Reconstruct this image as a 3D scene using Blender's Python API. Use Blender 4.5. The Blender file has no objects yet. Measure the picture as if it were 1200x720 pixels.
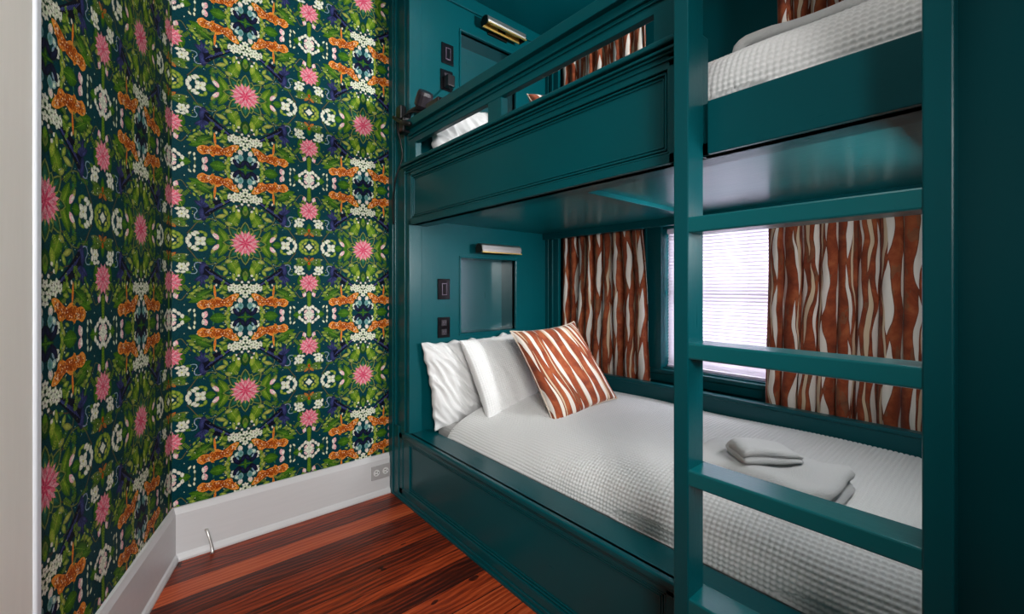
import bpy, bmesh, math, random
from mathutils import Vector, Matrix, noise

C = bpy.context.scene.collection
SC = bpy.context.scene
R = math.radians
PI = math.pi

# ------------------------------------------------------------------ camera, world, lights, exposure
F_PX, CX, HY, CAM_H = 506.0, 600.0, 337.0, 1.15
HEAD = math.atan(431 / 506.0)
cam_d = bpy.data.cameras.new('camera')
cam_d.sensor_width = 36
cam_d.lens = F_PX / 1200 * 36
cam_d.shift_y = (HY - 360) / 1200
cam_d.clip_start = 0.02
cam = bpy.data.objects.new('camera', cam_d)
cam.location = (0, 0, CAM_H)
cam.rotation_euler = (R(90), 0, -HEAD)
C.objects.link(cam)
SC.camera = cam

w = bpy.data.worlds.new('daylight'); SC.world = w; w.use_nodes = True
bg = w.node_tree.nodes['Background']
bg.inputs['Color'].default_value = (0.93, 0.96, 1.0, 1)
bg.inputs['Strength'].default_value = 9.0

def area(name, loc, target, sx, sy, power, col=(1, 1, 1), portal=False):
    d = bpy.data.lights.new(name, 'AREA'); d.shape = 'RECTANGLE'; d.size = sx; d.size_y = sy
    d.energy = power; d.color = col
    if portal: d.cycles.is_portal = True
    o = bpy.data.objects.new(name, d); C.objects.link(o); o.location = loc
    v = Vector(target) - Vector(loc)
    o.rotation_euler = v.to_track_quat('-Z', 'Y').to_euler()
    return o

area('window_portal', (2.42, 0.85, 1.10), (0, 0.85, 1.10), 0.92, 0.84, 1, portal=True)
area('window_portal', (2.42, 0.85, 2.03), (0, 0.85, 2.03), 0.92, 0.42, 1, portal=True)
area('room_added_fill', (0.30, 0.45, 2.90), (0.25, 1.0, 0), 0.6, 0.8, 14, (1.0, 0.98, 0.95))  # added overhead fill for the room, out of view; no fixture is known
def spot(name, loc, target, ang, blend, power, radius, col):
    d = bpy.data.lights.new(name, 'SPOT'); d.spot_size = R(ang); d.spot_blend = blend; d.energy = power
    d.shadow_soft_size = radius; d.color = col
    o = bpy.data.objects.new(name, d); C.objects.link(o); o.location = loc
    o.rotation_euler = (Vector(target) - Vector(loc)).to_track_quat('-Z', 'Y').to_euler()
spot('entry_added_fill', (-0.28, -0.95, 1.75), (0.38, 2.3, 0.92), 80, 0.65, 250, 0.45, (1.0, 0.99, 0.97))  # added fill from behind the camera, aimed at wallpaper, boards and bed
spot('lower_bunk_added_fill', (1.75, 0.12, 1.36), (1.45, 2.1, 1.08), 56, 0.9, 85, 0.08, (0.97, 0.99, 1.0))  # unseen fill added at the foot end to brighten the lower headboard
spot('upper_bunk_added_fill', (1.90, 0.12, 2.15), (1.45, 1.9, 2.66), 72, 0.9, 170, 0.05, (0.97, 0.99, 1.0))  # unseen fill added to brighten the upper headboard and alcove ceiling
area('lower_bunk_added_foot_fill', (1.42, 0.075, 1.27), (1.5, 1.5, 0.75), 0.5, 0.3, 6.5, (0.98, 0.99, 1.0))  # extra fill added out of view for bedding and curtain near the foot

vs = SC.view_settings
vs.view_transform = 'Standard'; vs.look = 'None'; vs.gamma = 1; vs.use_curve_mapping = False
vs.exposure = 0.0

# ------------------------------------------------------------------ materials
def lin(c):
    return tuple((x / 12.92 if x <= 0.04045 else ((x + 0.055) / 1.055) ** 2.4) for x in [v / 255 for v in c])

class NT:
    def __init__(s, name):
        s.m = bpy.data.materials.new(name); s.m.use_nodes = True
        s.t = s.m.node_tree; s.n = s.t.nodes; s.b = s.n['Principled BSDF']
    def node(s, typ, **kw):
        n = s.n.new(typ)
        for k, v in kw.items(): setattr(n, k, v)
        return n
    def link(s, a, b): s.t.links.new(a, b)
    def val(s, sock, v):
        if hasattr(v, 'is_linked') or isinstance(v, bpy.types.NodeSocket): s.link(v, sock)
        else: sock.default_value = v
    def math(s, op, a, b=0.0, c=None):
        n = s.node('ShaderNodeMath', operation=op)
        s.val(n.inputs[0], a); s.val(n.inputs[1], b)
        if c is not None: s.val(n.inputs[2], c)
        return n.outputs[0]
    def mix(s, f, a, b):
        n = s.node('ShaderNodeMix', data_type='RGBA')
        s.val(n.inputs[0], f); s.val(n.inputs[6], a); s.val(n.inputs[7], b)
        return n.outputs[2]
    def noise(s, vec, scale, detail=3, rough=0.5, dist=0.0):
        n = s.node('ShaderNodeTexNoise')
        if vec is not None: s.link(vec, n.inputs['Vector'])
        n.inputs['Scale'].default_value = scale; n.inputs['Detail'].default_value = detail
        n.inputs['Roughness'].default_value = rough; n.inputs['Distortion'].default_value = dist
        return n.outputs['Fac']
    def mapping(s, vec, scale=(1, 1, 1), loc=(0, 0, 0)):
        n = s.node('ShaderNodeMapping'); s.link(vec, n.inputs[0])
        n.inputs['Scale'].default_value = scale; n.inputs['Location'].default_value = loc
        return n.outputs[0]
    def bump(s, h, dist, strength=1.0):
        n = s.node('ShaderNodeBump'); n.inputs['Distance'].default_value = dist
        n.inputs['Strength'].default_value = strength
        s.link(h, n.inputs['Height']); s.link(n.outputs[0], s.b.inputs['Normal'])
    def ramp(s, f, stops):
        n = s.node('ShaderNodeValToRGB'); s.link(f, n.inputs[0])
        e = n.color_ramp.elements
        while len(e) < len(stops): e.new(0.5)
        for i, (p, c) in enumerate(stops):
            e[i].position = p; e[i].color = (*c, 1)
        return n.outputs[0]
    def coord(s, which='Object'):
        return s.node('ShaderNodeTexCoord').outputs[which]

def simple(name, col, rough=0.5, metal=0.0, **kw):
    t = NT(name); t.b.inputs['Base Color'].default_value = (*col, 1)
    t.b.inputs['Roughness'].default_value = rough; t.b.inputs['Metallic'].default_value = metal
    for k, v in kw.items(): t.b.inputs[k].default_value = v
    return t.m

def teal_paint(name, grain_axis, col=(0.0, 0.070, 0.084)):
    """glossy deep teal enamel brushed on wood; grain_axis = axis the brush strokes follow"""
    t = NT(name); co = t.node('ShaderNodeNewGeometry').outputs['Position']
    sc = [38, 38, 38]; sc[grain_axis] = 2.2
    g = t.noise(t.mapping(co, sc), 4.0, 2, 0.5)
    f = t.noise(co, 95, 2, 0.5)
    big = t.noise(co, 2.5, 2)
    c = t.mix(big, (col[0] * 0.8, col[1] * 0.84, col[2] * 0.82, 1), (col[0] * 1.2, col[1] * 1.14, col[2] * 1.16, 1))
    t.link(c, t.b.inputs['Base Color'])
    t.link(t.math('MULTIPLY_ADD', g, 0.10, 0.25), t.b.inputs['Roughness'])
    t.b.inputs['Specular IOR Level'].default_value = 0.26
    t.bump(t.math('ADD', t.math('MULTIPLY', g, 0.45), t.math('MULTIPLY', f, 0.5)), 0.0005, 0.7)
    return t.m

M = {}
def gloss_coat(m, w_=0.35, r_=0.20, spec=0.4):
    b = m.node_tree.nodes['Principled BSDF']; b.inputs['Coat Weight'].default_value = w_; b.inputs['Coat Roughness'].default_value = r_
    b.inputs['Coat IOR'].default_value = 1.6; b.inputs['Specular IOR Level'].default_value = spec
    return m
M['gloss_y_lit'] = gloss_coat(teal_paint('lit_glossy_teal_lengthwise', 1, (0.0001, 0.115, 0.130)), 0.25, 0.18, 0.35)  # same teal, base brightened to put the light on the berth underside into colour
M['gloss_z'] = gloss_coat(teal_paint('glossy_teal_lacquer_upright', 2), 1.0, 0.16, 1.0)
M['teal_y'] = teal_paint('teal_paint_lengthwise', 1)
M['teal_z'] = teal_paint('teal_paint_upright', 2)
M['teal_x'] = teal_paint('teal_paint_crosswise', 0)

def floor_mat():
    t = NT('red_pine_floorboards'); co = t.coord('Object')
    sp = t.node('ShaderNodeSeparateXYZ'); t.link(co, sp.inputs[0])
    x, y = sp.outputs[0], sp.outputs[1]
    W = 0.118
    yy = t.math('DIVIDE', t.math('ADD', y, 10.035), W)
    idx = t.math('FLOOR', yy); fr = t.math('FRACT', yy)
    wn = t.node('ShaderNodeTexWhiteNoise', noise_dimensions='1D'); t.link(idx, wn.inputs['W'])
    rnd = wn.outputs['Value']
    cb = t.node('ShaderNodeCombineXYZ')
    t.link(t.math('MULTIPLY_ADD', rnd, 17.0, x), cb.inputs[0]); t.link(y, cb.inputs[1]); t.link(t.math('MULTIPLY', rnd, 9.0), cb.inputs[2])
    v = cb.outputs[0]
    broad = t.noise(t.mapping(v, (0.8, 7, 1)), 1.6, 3, 0.5, 0.8)
    fine = t.noise(t.mapping(v, (2.6, 120, 1)), 1.6, 5, 0.65, 0.5)
    ring = t.node('ShaderNodeTexWave', wave_type='BANDS', bands_direction='Y')
    t.link(t.mapping(v, (0.32, 1, 1)), ring.inputs['Vector'])
    ring.inputs['Scale'].default_value = 14; ring.inputs['Distortion'].default_value = 9; ring.inputs['Detail'].default_value = 2.5
    ring.inputs['Detail Scale'].default_value = 0.8
    knot = t.noise(t.mapping(v, (4, 8, 1)), 1.3, 2, 0.4)
    m = t.math('ADD', t.math('MULTIPLY', rnd, 0.46), t.math('MULTIPLY', broad, 0.62))
    m = t.math('ADD', m, t.math('MULTIPLY', t.math('SUBTRACT', fine, 0.5), 0.66))
    m = t.math('ADD', m, t.math('MULTIPLY', t.math('SUBTRACT', ring.outputs['Fac'], 0.5), 0.16))
    m = t.math('SUBTRACT', m, t.math('MULTIPLY', t.math('GREATER_THAN', knot, 0.72), 0.25))
    col = t.ramp(m, [(0.10, (0.022, 0.006, 0.005)), (0.30, (0.075, 0.012, 0.006)), (0.46, (0.25, 0.032, 0.009)),
                     (0.64, (0.48, 0.070, 0.018)), (0.90, (0.66, 0.16, 0.055))])
    gap = t.math('LESS_THAN', t.math('ABSOLUTE', t.math('SUBTRACT', fr, 0.5)), 0.486)
    col = t.mix(gap, (0.012, 0.005, 0.004, 1), col)
    t.link(col, t.b.inputs['Base Color'])
    t.link(t.math('MULTIPLY_ADD', fine, 0.22, 0.22), t.b.inputs['Roughness'])
    t.b.inputs['Specular IOR Level'].default_value = 0.3
    t.bump(t.math('ADD', t.math('MULTIPLY', fine, 0.3), gap), 0.0012, 0.5)
    return t.m
M['floor'] = floor_mat()

def white_paint(name, col, rough=0.4, grain=2):
    t = NT(name); co = t.node('ShaderNodeNewGeometry').outputs['Position']
    sc = [14, 14, 14]; sc[grain] = 1.2
    g = t.noise(t.mapping(co, sc), 5, 4)
    t.link(t.mix(g, (*[c * 0.93 for c in col], 1), (*col, 1)), t.b.inputs['Base Color'])
    t.b.inputs['Roughness'].default_value = rough
    t.bump(g, 0.0006, 0.6)
    return t.m
M['white'] = white_paint('white_satin_paint', (0.70, 0.70, 0.71), 0.38, 0)
M['casing'] = white_paint('cream_casing_paint', (0.80, 0.76, 0.70), 0.45, 2)
M['casing_edge'] = white_paint('cool_white_bead_paint', (0.72, 0.75, 0.80), 0.4, 2)
M['ceil'] = simple('plain_white_ceiling_paint', (0.70, 0.70, 0.69), 0.8)
M['plain_wall'] = simple('muted_green_grey_wall_paint', (0.13, 0.15, 0.14), 0.8)

def wallpaper_mat():
    t = NT('printed_botanical_wallpaper')
    a = t.node('ShaderNodeVertexColor', layer_name='print')
    co = t.node('ShaderNodeNewGeometry').outputs['Position']
    n = t.noise(co, 260, 3, 0.6)
    n2 = t.noise(co, 90, 3, 0.6)
    v = t.math('ADD', t.math('MULTIPLY_ADD', n, 1.9, -0.30), t.math('MULTIPLY', n2, 0.5))
    mul = t.node('ShaderNodeVectorMath', operation='SCALE')
    t.link(a.outputs['Color'], mul.inputs[0]); t.link(v, mul.inputs['Scale'])
    t.link(mul.outputs[0], t.b.inputs['Base Color'])
    t.b.inputs['Roughness'].default_value = 0.55
    t.b.inputs['Specular IOR Level'].default_value = 0.05
    t.bump(n, 0.0004, 0.3)
    return t.m
M['paper'] = wallpaper_mat()

def rust_print(name, scale_u=1.0, scale_v=1.0, seed=0.0, soft=0.0, sheer=0.12):
    """rust cotton with tapering off-white slivers; UV in metres of cloth"""
    t = NT(name); uv = t.coord('UV')
    uv = t.mapping(uv, (scale_u, scale_v, 1), (seed, seed * 0.7, 0))
    wob = t.noise(t.mapping(uv, (3.0, 3.4, 1)), 1.6, 1.5, 0.45)
    sp = t.node('ShaderNodeSeparateXYZ'); t.link(uv, sp.inputs[0])
    u = t.math('ADD', sp.outputs[0], t.math('MULTIPLY', t.math('SUBTRACT', wob, 0.5), 0.055))
    v = sp.outputs[1]
    def slivers(W, H, width, off):
        q = t.math('DIVIDE', t.math('ADD', u, 20 + off), W)
        i = t.math('FLOOR', q); fu = t.math('SUBTRACT', t.math('FRACT', q), 0.5)
        wn = t.node('ShaderNodeTexWhiteNoise', noise_dimensions='1D'); t.link(t.math('ADD', i, off * 31), wn.inputs['W'])
        r = t.math('DIVIDE', t.math('ADD', v, 20.0), H)
        r = t.math('ADD', r, t.math('MULTIPLY', wn.outputs['Value'], 5.0))
        j = t.math('FLOOR', r); fv = t.math('SUBTRACT', t.math('FRACT', r), 0.5)
        wn2 = t.node('ShaderNodeTexWhiteNoise', noise_dimensions='2D')
        cb = t.node('ShaderNodeCombineXYZ'); t.link(i, cb.inputs[0]); t.link(j, cb.inputs[1]); t.link(cb.outputs[0], wn2.inputs['Vector'])
        wd = t.math('MULTIPLY_ADD', wn2.outputs['Value'], width * 0.75, width * 0.45)
        sh = t.math('MULTIPLY', t.math('SUBTRACT', wn2.outputs['Value'], 0.5), 0.45)
        lens = t.math('SUBTRACT', 1.0, t.math('MULTIPLY', t.math('MULTIPLY', fv, fv), 4.6))
        sk = t.math('ADD', fu, t.math('MULTIPLY', fv, sh))
        return t.math('SUBTRACT', t.math('MULTIPLY', lens, wd), t.math('ABSOLUTE', sk))
    a = slivers(0.066, 0.30, 0.215, 0.0)
    b = slivers(0.083, 0.37, 0.10, 0.017)
    wat = t.noise(uv, 14, 4, 0.6, 0.5); wat2 = t.noise(t.mapping(uv, (2, 0.7, 1), (3, 3, 0)), 9, 3, 0.6)
    base = t.ramp(wat, [(0.25, (0.13, 0.022, 0.007)), (0.5, (0.31, 0.055, 0.014)), (0.75, (0.50, 0.14, 0.045))])
    base = t.mix(t.math('MULTIPLY', t.math('GREATER_THAN', wat2, 0.60), 0.45), base, (0.21, 0.12, 0.06, 1))
    rim = t.math('GREATER_THAN', t.math('MAXIMUM', a, b), -0.045)
    col = t.mix(t.math('MULTIPLY', rim, 0.45), base, (0.11, 0.045, 0.022, 1))
    col = t.mix(t.math('GREATER_THAN', b, 0), col, (0.66, 0.50, 0.34, 1))
    col = t.mix(t.math('GREATER_THAN', a, 0), col, (0.80, 0.73, 0.66, 1))
    t.link(col, t.b.inputs['Base Color'])
    t.b.inputs['Roughness'].default_value = 0.85
    t.b.inputs['Sheen Weight'].default_value = 0.1
    weave = t.noise(t.mapping(uv, (500, 500, 1)), 1.5, 1)
    t.bump(weave, 0.0004, 0.4)
    if sheer:
        tr = t.node('ShaderNodeBsdfTranslucent'); t.link(col, tr.inputs['Color'])
        mx = t.node('ShaderNodeMixShader'); mx.inputs[0].default_value = sheer
        t.link(t.b.outputs[0], mx.inputs[1]); t.link(tr.outputs[0], mx.inputs[2])
        t.link(mx.outputs[0], t.n['Material Output'].inputs['Surface'])
    return t.m
M['curtain'] = rust_print('rust_sliver_curtain_cotton', sheer=0.22)
M['cushion'] = rust_print('rust_sliver_cushion_cotton', 1.28, 0.85, 1.37, sheer=0)
M['lining'] = simple('curtain_lining', (0.62, 0.60, 0.57), 0.9)

def cloth(name, col, bscale, bdist, wrinkle=0.0):
    t = NT(name); co = t.coord('Object')
    n = t.noise(co, bscale, 3, 0.7)
    if wrinkle:
        n = t.math('ADD', t.math('MULTIPLY', n, 0.3), t.math('MULTIPLY', t.noise(t.mapping(co, (1, 1, 0.3)), 22, 3, 0.5, 0.8), wrinkle))
    t.b.inputs['Base Color'].default_value = (*col, 1)
    t.b.inputs['Roughness'].default_value = 0.9
    t.b.inputs['Sheen Weight'].default_value = 0.25
    t.bump(n, bdist, 0.8)
    return t.m
M['waffle'] = cloth('white_waffle_cotton', (0.77, 0.765, 0.76), 900, 0.0006)
M['sheet'] = cloth('white_smooth_cotton', (0.72, 0.715, 0.71), 700, 0.0004)
M['terry'] = cloth('white_terry_cotton', (0.80, 0.795, 0.79), 300, 0.009)
M['mattress'] = cloth('mattress_ticking', (0.35, 0.34, 0.33), 500, 0.0005)
M['black'] = simple('black_plastic', (0.008, 0.008, 0.010), 0.35)
M['black_gloss'] = simple('black_glass_plastic', (0.006, 0.006, 0.008), 0.12)
M['lilac'] = simple('lilac_grey_rocker_plastic', (0.10, 0.075, 0.11), 0.3)
M['graphite'] = simple('graphite_plastic', (0.018, 0.014, 0.020), 0.4)
M['bronze'] = simple('dark_bronze_metal', (0.035, 0.028, 0.020), 0.3, 0.9)
M['steel'] = simple('brushed_nickel_metal', (0.75, 0.73, 0.70), 0.42, 1.0)
M['brass'] = simple('polished_brass_metal', (0.95, 0.66, 0.20), 0.42, 1.0)
M['bulb'] = simple('frosted_bulb_glass', (0.85, 0.80, 0.66), 0.3)
M['tag'] = simple('white_paper_tag', (0.8, 0.8, 0.8), 0.6)
M['plate'] = simple('pale_grey_cover_plate', (0.43, 0.42, 0.42), 0.4)
M['plate_dark'] = simple('outlet_slot_black', (0.02, 0.02, 0.02), 0.5)
M['socket'] = simple('white_socket_plastic', (0.78, 0.78, 0.77), 0.35)
M['sash'] = simple('white_sash_paint', (0.62, 0.58, 0.66), 0.5)

def blind_mat():
    t = NT('white_blind_slat'); t.b.inputs['Base Color'].default_value = (0.82, 0.78, 0.84, 1)
    t.b.inputs['Roughness'].default_value = 0.5
    tr = t.node('ShaderNodeBsdfTranslucent'); tr.inputs['Color'].default_value = (0.80, 0.72, 0.84, 1)
    mx = t.node('ShaderNodeMixShader'); mx.inputs[0].default_value = 0.25
    t.link(t.b.outputs[0], mx.inputs[1]); t.link(tr.outputs[0], mx.inputs[2])
    t.link(mx.outputs[0], t.n['Material Output'].inputs['Surface'])
    return t.m
M['blind'] = blind_mat()
def glass_mat():
    t = NT('clear_window_glass')
    t.b.inputs['Base Color'].default_value = (1, 1, 1, 1); t.b.inputs['Roughness'].default_value = 0.0
    t.b.inputs['Transmission Weight'].default_value = 1.0; t.b.inputs['IOR'].default_value = 1.02
    t.b.inputs['Alpha'].default_value = 0.15
    return t.m
M['glass'] = glass_mat()

# ------------------------------------------------------------------ mesh helpers
def link(name, me, mat=None, parent=None, smooth=False):
    o = bpy.data.objects.new(name, me); C.objects.link(o)
    if mat is not None: me.materials.append(mat)
    if parent is not None: o.parent = parent
    if smooth:
        for p in me.polygons: p.use_smooth = True
    return o
def tag(o, label=None, cat=None, group=None, kind=None):
    if label: o['label'] = label
    if cat: o['category'] = cat
    if group: o['group'] = group
    if kind: o['kind'] = kind
    return o
def thing(name, label, cat, loc=(0, 0, 0), rz=0.0, group=None):
    o = bpy.data.objects.new(name, None); C.objects.link(o); o.location = loc; o.rotation_euler = (0, 0, rz)
    o.empty_display_size = 0.05
    return tag(o, label, cat, group)
class MB:
    def __init__(s): s.v = []; s.f = []; s.uv = None
    def box(s, a, b):
        x0, y0, z0 = [min(p, q) for p, q in zip(a, b)]; x1, y1, z1 = [max(p, q) for p, q in zip(a, b)]
        n = len(s.v)
        s.v += [(x0, y0, z0), (x1, y0, z0), (x1, y1, z0), (x0, y1, z0), (x0, y0, z1), (x1, y0, z1), (x1, y1, z1), (x0, y1, z1)]
        s.f += [tuple(n + i for i in q) for q in ((3, 2, 1, 0), (4, 5, 6, 7), (0, 1, 5, 4), (1, 2, 6, 5), (2, 3, 7, 6), (3, 0, 4, 7))]
        return s
    def quad(s, *p):
        n = len(s.v); s.v += list(p); s.f.append(tuple(range(n, n + len(p)))); return s
    def prism(s, prof, a, b, axis=1):
        """closed profile extruded along an axis; axis 1: prof=(x,z); axis 0: prof=(y,z); axis 2: prof=(x,y)"""
        n = len(s.v); k = len(prof)
        for t in (a, b):
            for p, q in prof:
                s.v.append((p, t, q) if axis == 1 else ((t, p, q) if axis == 0 else (p, q, t)))
        s.f.append(tuple(range(n, n + k))); s.f.append(tuple(range(n + 2 * k - 1, n + k - 1, -1)))
        for i in range(k):
            j = (i + 1) % k; s.f.append((n + i, n + k + i, n + k + j, n + j))
        return s
    def tube(s, pts, r, seg=10, cap=True):
        pts = [Vector(p) for p in pts]; n0 = len(s.v); rs = r if isinstance(r, (list, tuple)) else [r] * len(pts)
        up = None
        for i, p in enumerate(pts):
            d = (pts[min(i + 1, len(pts) - 1)] - pts[max(i - 1, 0)]).normalized()
            if up is None: up = Vector((0, 0, 1)) if abs(d.z) < 0.9 else Vector((1, 0, 0))
            a = d.cross(up).normalized(); b = a.cross(d).normalized(); up = b
            for k in range(seg):
                t = 2 * PI * k / seg
                s.v.append(tuple(p + (a * math.cos(t) + b * math.sin(t)) * rs[i]))
        for i in range(len(pts) - 1):
            for k in range(seg):
                a0 = n0 + i * seg + k; a1 = n0 + i * seg + (k + 1) % seg
                s.f.append((a0, a1, a1 + seg, a0 + seg))
        if cap:
            s.f.append(tuple(n0 + k for k in range(seg - 1, -1, -1)))
            s.f.append(tuple(n0 + (len(pts) - 1) * seg + k for k in range(seg)))
        return s
    def grid(s, fn, nu, nv, close_u=False):
        n0 = len(s.v)
        for j in range(nv + 1):
            for i in range(nu + (0 if close_u else 1)):
                s.v.append(tuple(fn(i / nu, j / nv)))
        m = nu + (0 if close_u else 1)
        for j in range(nv):
            for i in range(nu):
                i2 = (i + 1) % m if close_u else i + 1
                s.f.append((n0 + j * m + i, n0 + j * m + i2, n0 + (j + 1) * m + i2, n0 + (j + 1) * m + i))
        return s
    def build(s, name, mat, parent=None, bevel=0.0, smooth=False, seg=2, fix=True):
        me = bpy.data.meshes.new(name); me.from_pydata(s.v, [], s.f)
        if fix:
            bm = bmesh.new(); bm.from_mesh(me); bmesh.ops.recalc_face_normals(bm, faces=bm.faces); bm.to_mesh(me); bm.free()
        o = link(name, me, mat, parent, smooth)
        if bevel:
            b = o.modifiers.new('edge', 'BEVEL'); b.width = bevel; b.segments = seg; b.limit_method = 'ANGLE'; b.angle_limit = R(40)
            b.harden_normals = False
        return o
def struct(o): o['kind'] = 'structure'; return o

# ------------------------------------------------------------------ the room
XF = 1.061                      # plane of the bunk fronts
YW = 2.308                      # papered back wall
CL = (0.088, YW)                # corner between the two papered walls
TH = R(17.88)
DL = Vector((-math.sin(TH), -math.cos(TH), 0))       # along the left wall towards the camera
NL = Vector((math.cos(TH), -math.sin(TH), 0))        # into the room
YB = -1.5
LW_END = (YW - YB) / math.cos(TH)
pL = lambda s, z, d=0.0: (CL[0] + DL.x * s + NL.x * d, CL[1] + DL.y * s + NL.y * d, z)

struct(MB().box((-1.6, YB - 0.2, -0.05), (2.6, YW + 0.15, 0)).build('floor', M['floor']))
struct(MB().box((-1.6, YB - 0.2, 2.95), (2.6, YW + 0.15, 3.0)).build('ceiling', M['ceil']))
struct(MB().box((-1.5, YB - 0.1, 0), (2.6, YB, 2.95)).build('wall_front', M['plain_wall']))

# ---- wallpaper print: one repeat is 0.55 x 0.676 m, mirrored about both of its axes
UP, VP = 0.55, 0.676
rng = random.Random(11)
G = {  # print colours (linear)
 'ground': (0.002, 0.042, 0.054), 'navy': (0.012, 0.016, 0.060), 'navy2': (0.050, 0.060, 0.20), 'black': (0.005, 0.006, 0.016),
 'g1': (0.024, 0.100, 0.010), 'g2': (0.075, 0.205, 0.014), 'g3': (0.19, 0.33, 0.022), 'g4': (0.40, 0.44, 0.07), 'gd': (0.007, 0.045, 0.014),
 'ol': (0.17, 0.21, 0.05), 'ye': (0.50, 0.50, 0.10), 'te': (0.030, 0.20, 0.14), 'pk': (0.78, 0.085, 0.19), 'pl': (0.95, 0.30, 0.38),
 'pw': (0.95, 0.66, 0.68), 'rd': (0.60, 0.02, 0.09), 'wh': (0.92, 0.90, 0.76), 'wc': (0.80, 0.86, 0.60), 'or': (0.56, 0.11, 0.010),
 'ob': (0.16, 0.018, 0.003), 'oy': (0.78, 0.29, 0.045), 'br': (0.10, 0.055, 0.03), 'gy': (0.22, 0.38, 0.40), 'lv': (0.28, 0.30, 0.50)}
PR = []      # (list of (u,v,colour)), drawn in order, in the quadrant u in [0,UP/2], v in [0,VP/2] (v downwards)
LAY = [0]
def poly(pts, cols):
    PR.append((LAY[0], [(p[0], p[1], c) for p, c in zip(pts, cols)]))
def mixc(a, b, t): return tuple(x * (1 - t) + y * t for x, y in zip(a, b))
def leafp(u, v, ang, ln, wd, ca, cb=None, base=False, vein=None, blunt=1.0):
    """pointed leaf or petal centred (or based) at u,v; ca edge colour, cb heart colour"""
    LAY[0] += 1; cb = cb or ca; a = R(ang); ca_, sa = math.cos(a), math.sin(a)
    if ca in (G['wh'], G['wc'], G['pw']) and ln > .008:      # fine darker outline round pale petals
        ca, cb = mixc(ca, (.06, .12, .06) if ca != G['pw'] else (.45, .05, .10), .38), (ca if cb in (G['br'], G['lv'], G['gy']) else mixc(ca, cb, .35))
    if base: u += ca_ * ln / 2; v += sa * ln / 2
    ts = [0, .12, .3, .5, .72, .88, 1.0]
    up = [(t, math.sin(PI * t ** blunt) ** 0.75) for t in ts]
    out = [(t, h) for t, h in up] + [(t, -h) for t, h in reversed(up[1:-1])]
    W = lambda t, h: (u + ca_ * (t - .5) * ln - sa * h * wd / 2, v + sa * (t - .5) * ln + ca_ * h * wd / 2)
    n = len(out); cen = W(0.45, 0)
    for i in range(n):
        j = (i + 1) % n
        poly([cen, W(*out[i]), W(*out[j])], [cb, ca, ca])
    if vein:
        LAY[0] += 1; d = 0.035
        poly([W(0.02, -d), W(0.96, -d * .4), W(0.96, d * .4), W(0.02, d)], [vein] * 4)
def stroke(pts, wd, col, col2=None):
    LAY[0] += 1
    for i in range(len(pts) - 1):
        (x0, y0), (x1, y1) = pts[i], pts[i + 1]
        dx, dy = x1 - x0, y1 - y0; L = math.hypot(dx, dy) or 1; nx, ny = -dy / L * wd / 2, dx / L * wd / 2
        c = mixc(col, col2 or col, i / max(1, len(pts) - 1))
        poly([(x0 - nx, y0 - ny), (x1 - nx, y1 - ny), (x1 + nx, y1 + ny), (x0 + nx, y0 + ny)], [c] * 4)
def arc(cx, cy, rx, ry, a0, a1, n=10):
    return [(cx + rx * math.cos(R(a0 + (a1 - a0) * i / n)), cy + ry * math.sin(R(a0 + (a1 - a0) * i / n))) for i in range(n + 1)]
def blob(pts, ca, cb):
    LAY[0] += 1
    cx = sum(p[0] for p in pts) / len(pts); cy = sum(p[1] for p in pts) / len(pts)
    for i in range(len(pts)):
        poly([(cx, cy), pts[i], pts[(i + 1) % len(pts)]], [cb, ca, ca])
def catmull(pts, k=4, closed=True):
    out = []; n = len(pts)
    for i in range(n if closed else n - 1):
        g = lambda j: pts[j % n] if closed else pts[max(0, min(n - 1, j))]
        p0, p1, p2, p3 = g(i - 1), g(i), g(i + 1), g(i + 2)
        for s in range(k):
            t = s / k
            out.append(tuple(0.5 * (2 * b + (c - a) * t + (2 * a - 5 * b + 4 * c - d) * t * t + (3 * b - a - 3 * c + d) * t ** 3)
                             for a, b, c, d in zip(p0, p1, p2, p3)))
    if not closed: out.append(pts[-1])
    return out
def petal(u, v, ang, ln, wd, c0, c1):
    """petal based at u,v with colour c0 at its base and c1 at its tip"""
    LAY[0] += 1; a = R(ang); ca_, sa = math.cos(a), math.sin(a)
    W = lambda t, h: (u + ca_ * t * ln - sa * h * wd / 2, v + sa * t * ln + ca_ * h * wd / 2)
    prof = [(0.05, .25), (.30, .70), (.52, 1.0), (.72, .92), (.88, .55)]
    out = [(t, h) for t, h in prof] + [(1.0, 0)] + [(t, -h) for t, h in prof[::-1]]
    k = len(out); cen = W(.5, 0)
    f = lambda t: mixc(c0, c1, min(1, max(0, t * 1.25 - .2)))
    for i in range(k):
        j = (i + 1) % k
        poly([cen, W(*out[i]), W(*out[j])], [mixc(f(.5), c1, .30), mixc(f(out[i][0]), G['rd'], .60), mixc(f(out[j][0]), G['rd'], .60)])
def flower5(u, v, r, ca=None, cb=None, n=5, rot=0, wd=0.75, heart='ye'):
    for k in range(n):
        leafp(u, v, rot + 360 * k / n, r, r * wd, ca or G['wh'], cb or G['wc'], base=True)
    leafp(u, v, 0, r * .3, r * .3, G[heart])
def sprig(u, v, ang, n, step, ln, ca, cb, stem=None):
    a = R(ang)
    stroke([(u, v), (u + math.cos(a) * step * n, v + math.sin(a) * step * n)], 0.0018, stem or G['ol'])
    for k in range(n):
        x, y = u + math.cos(a) * step * (k + .5), v + math.sin(a) * step * (k + .5)
        for sgn in (-1, 1): leafp(x, y, ang + sgn * 52, ln * (1 - .35 * k / n), ln * .42, ca, cb, base=True)
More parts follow.
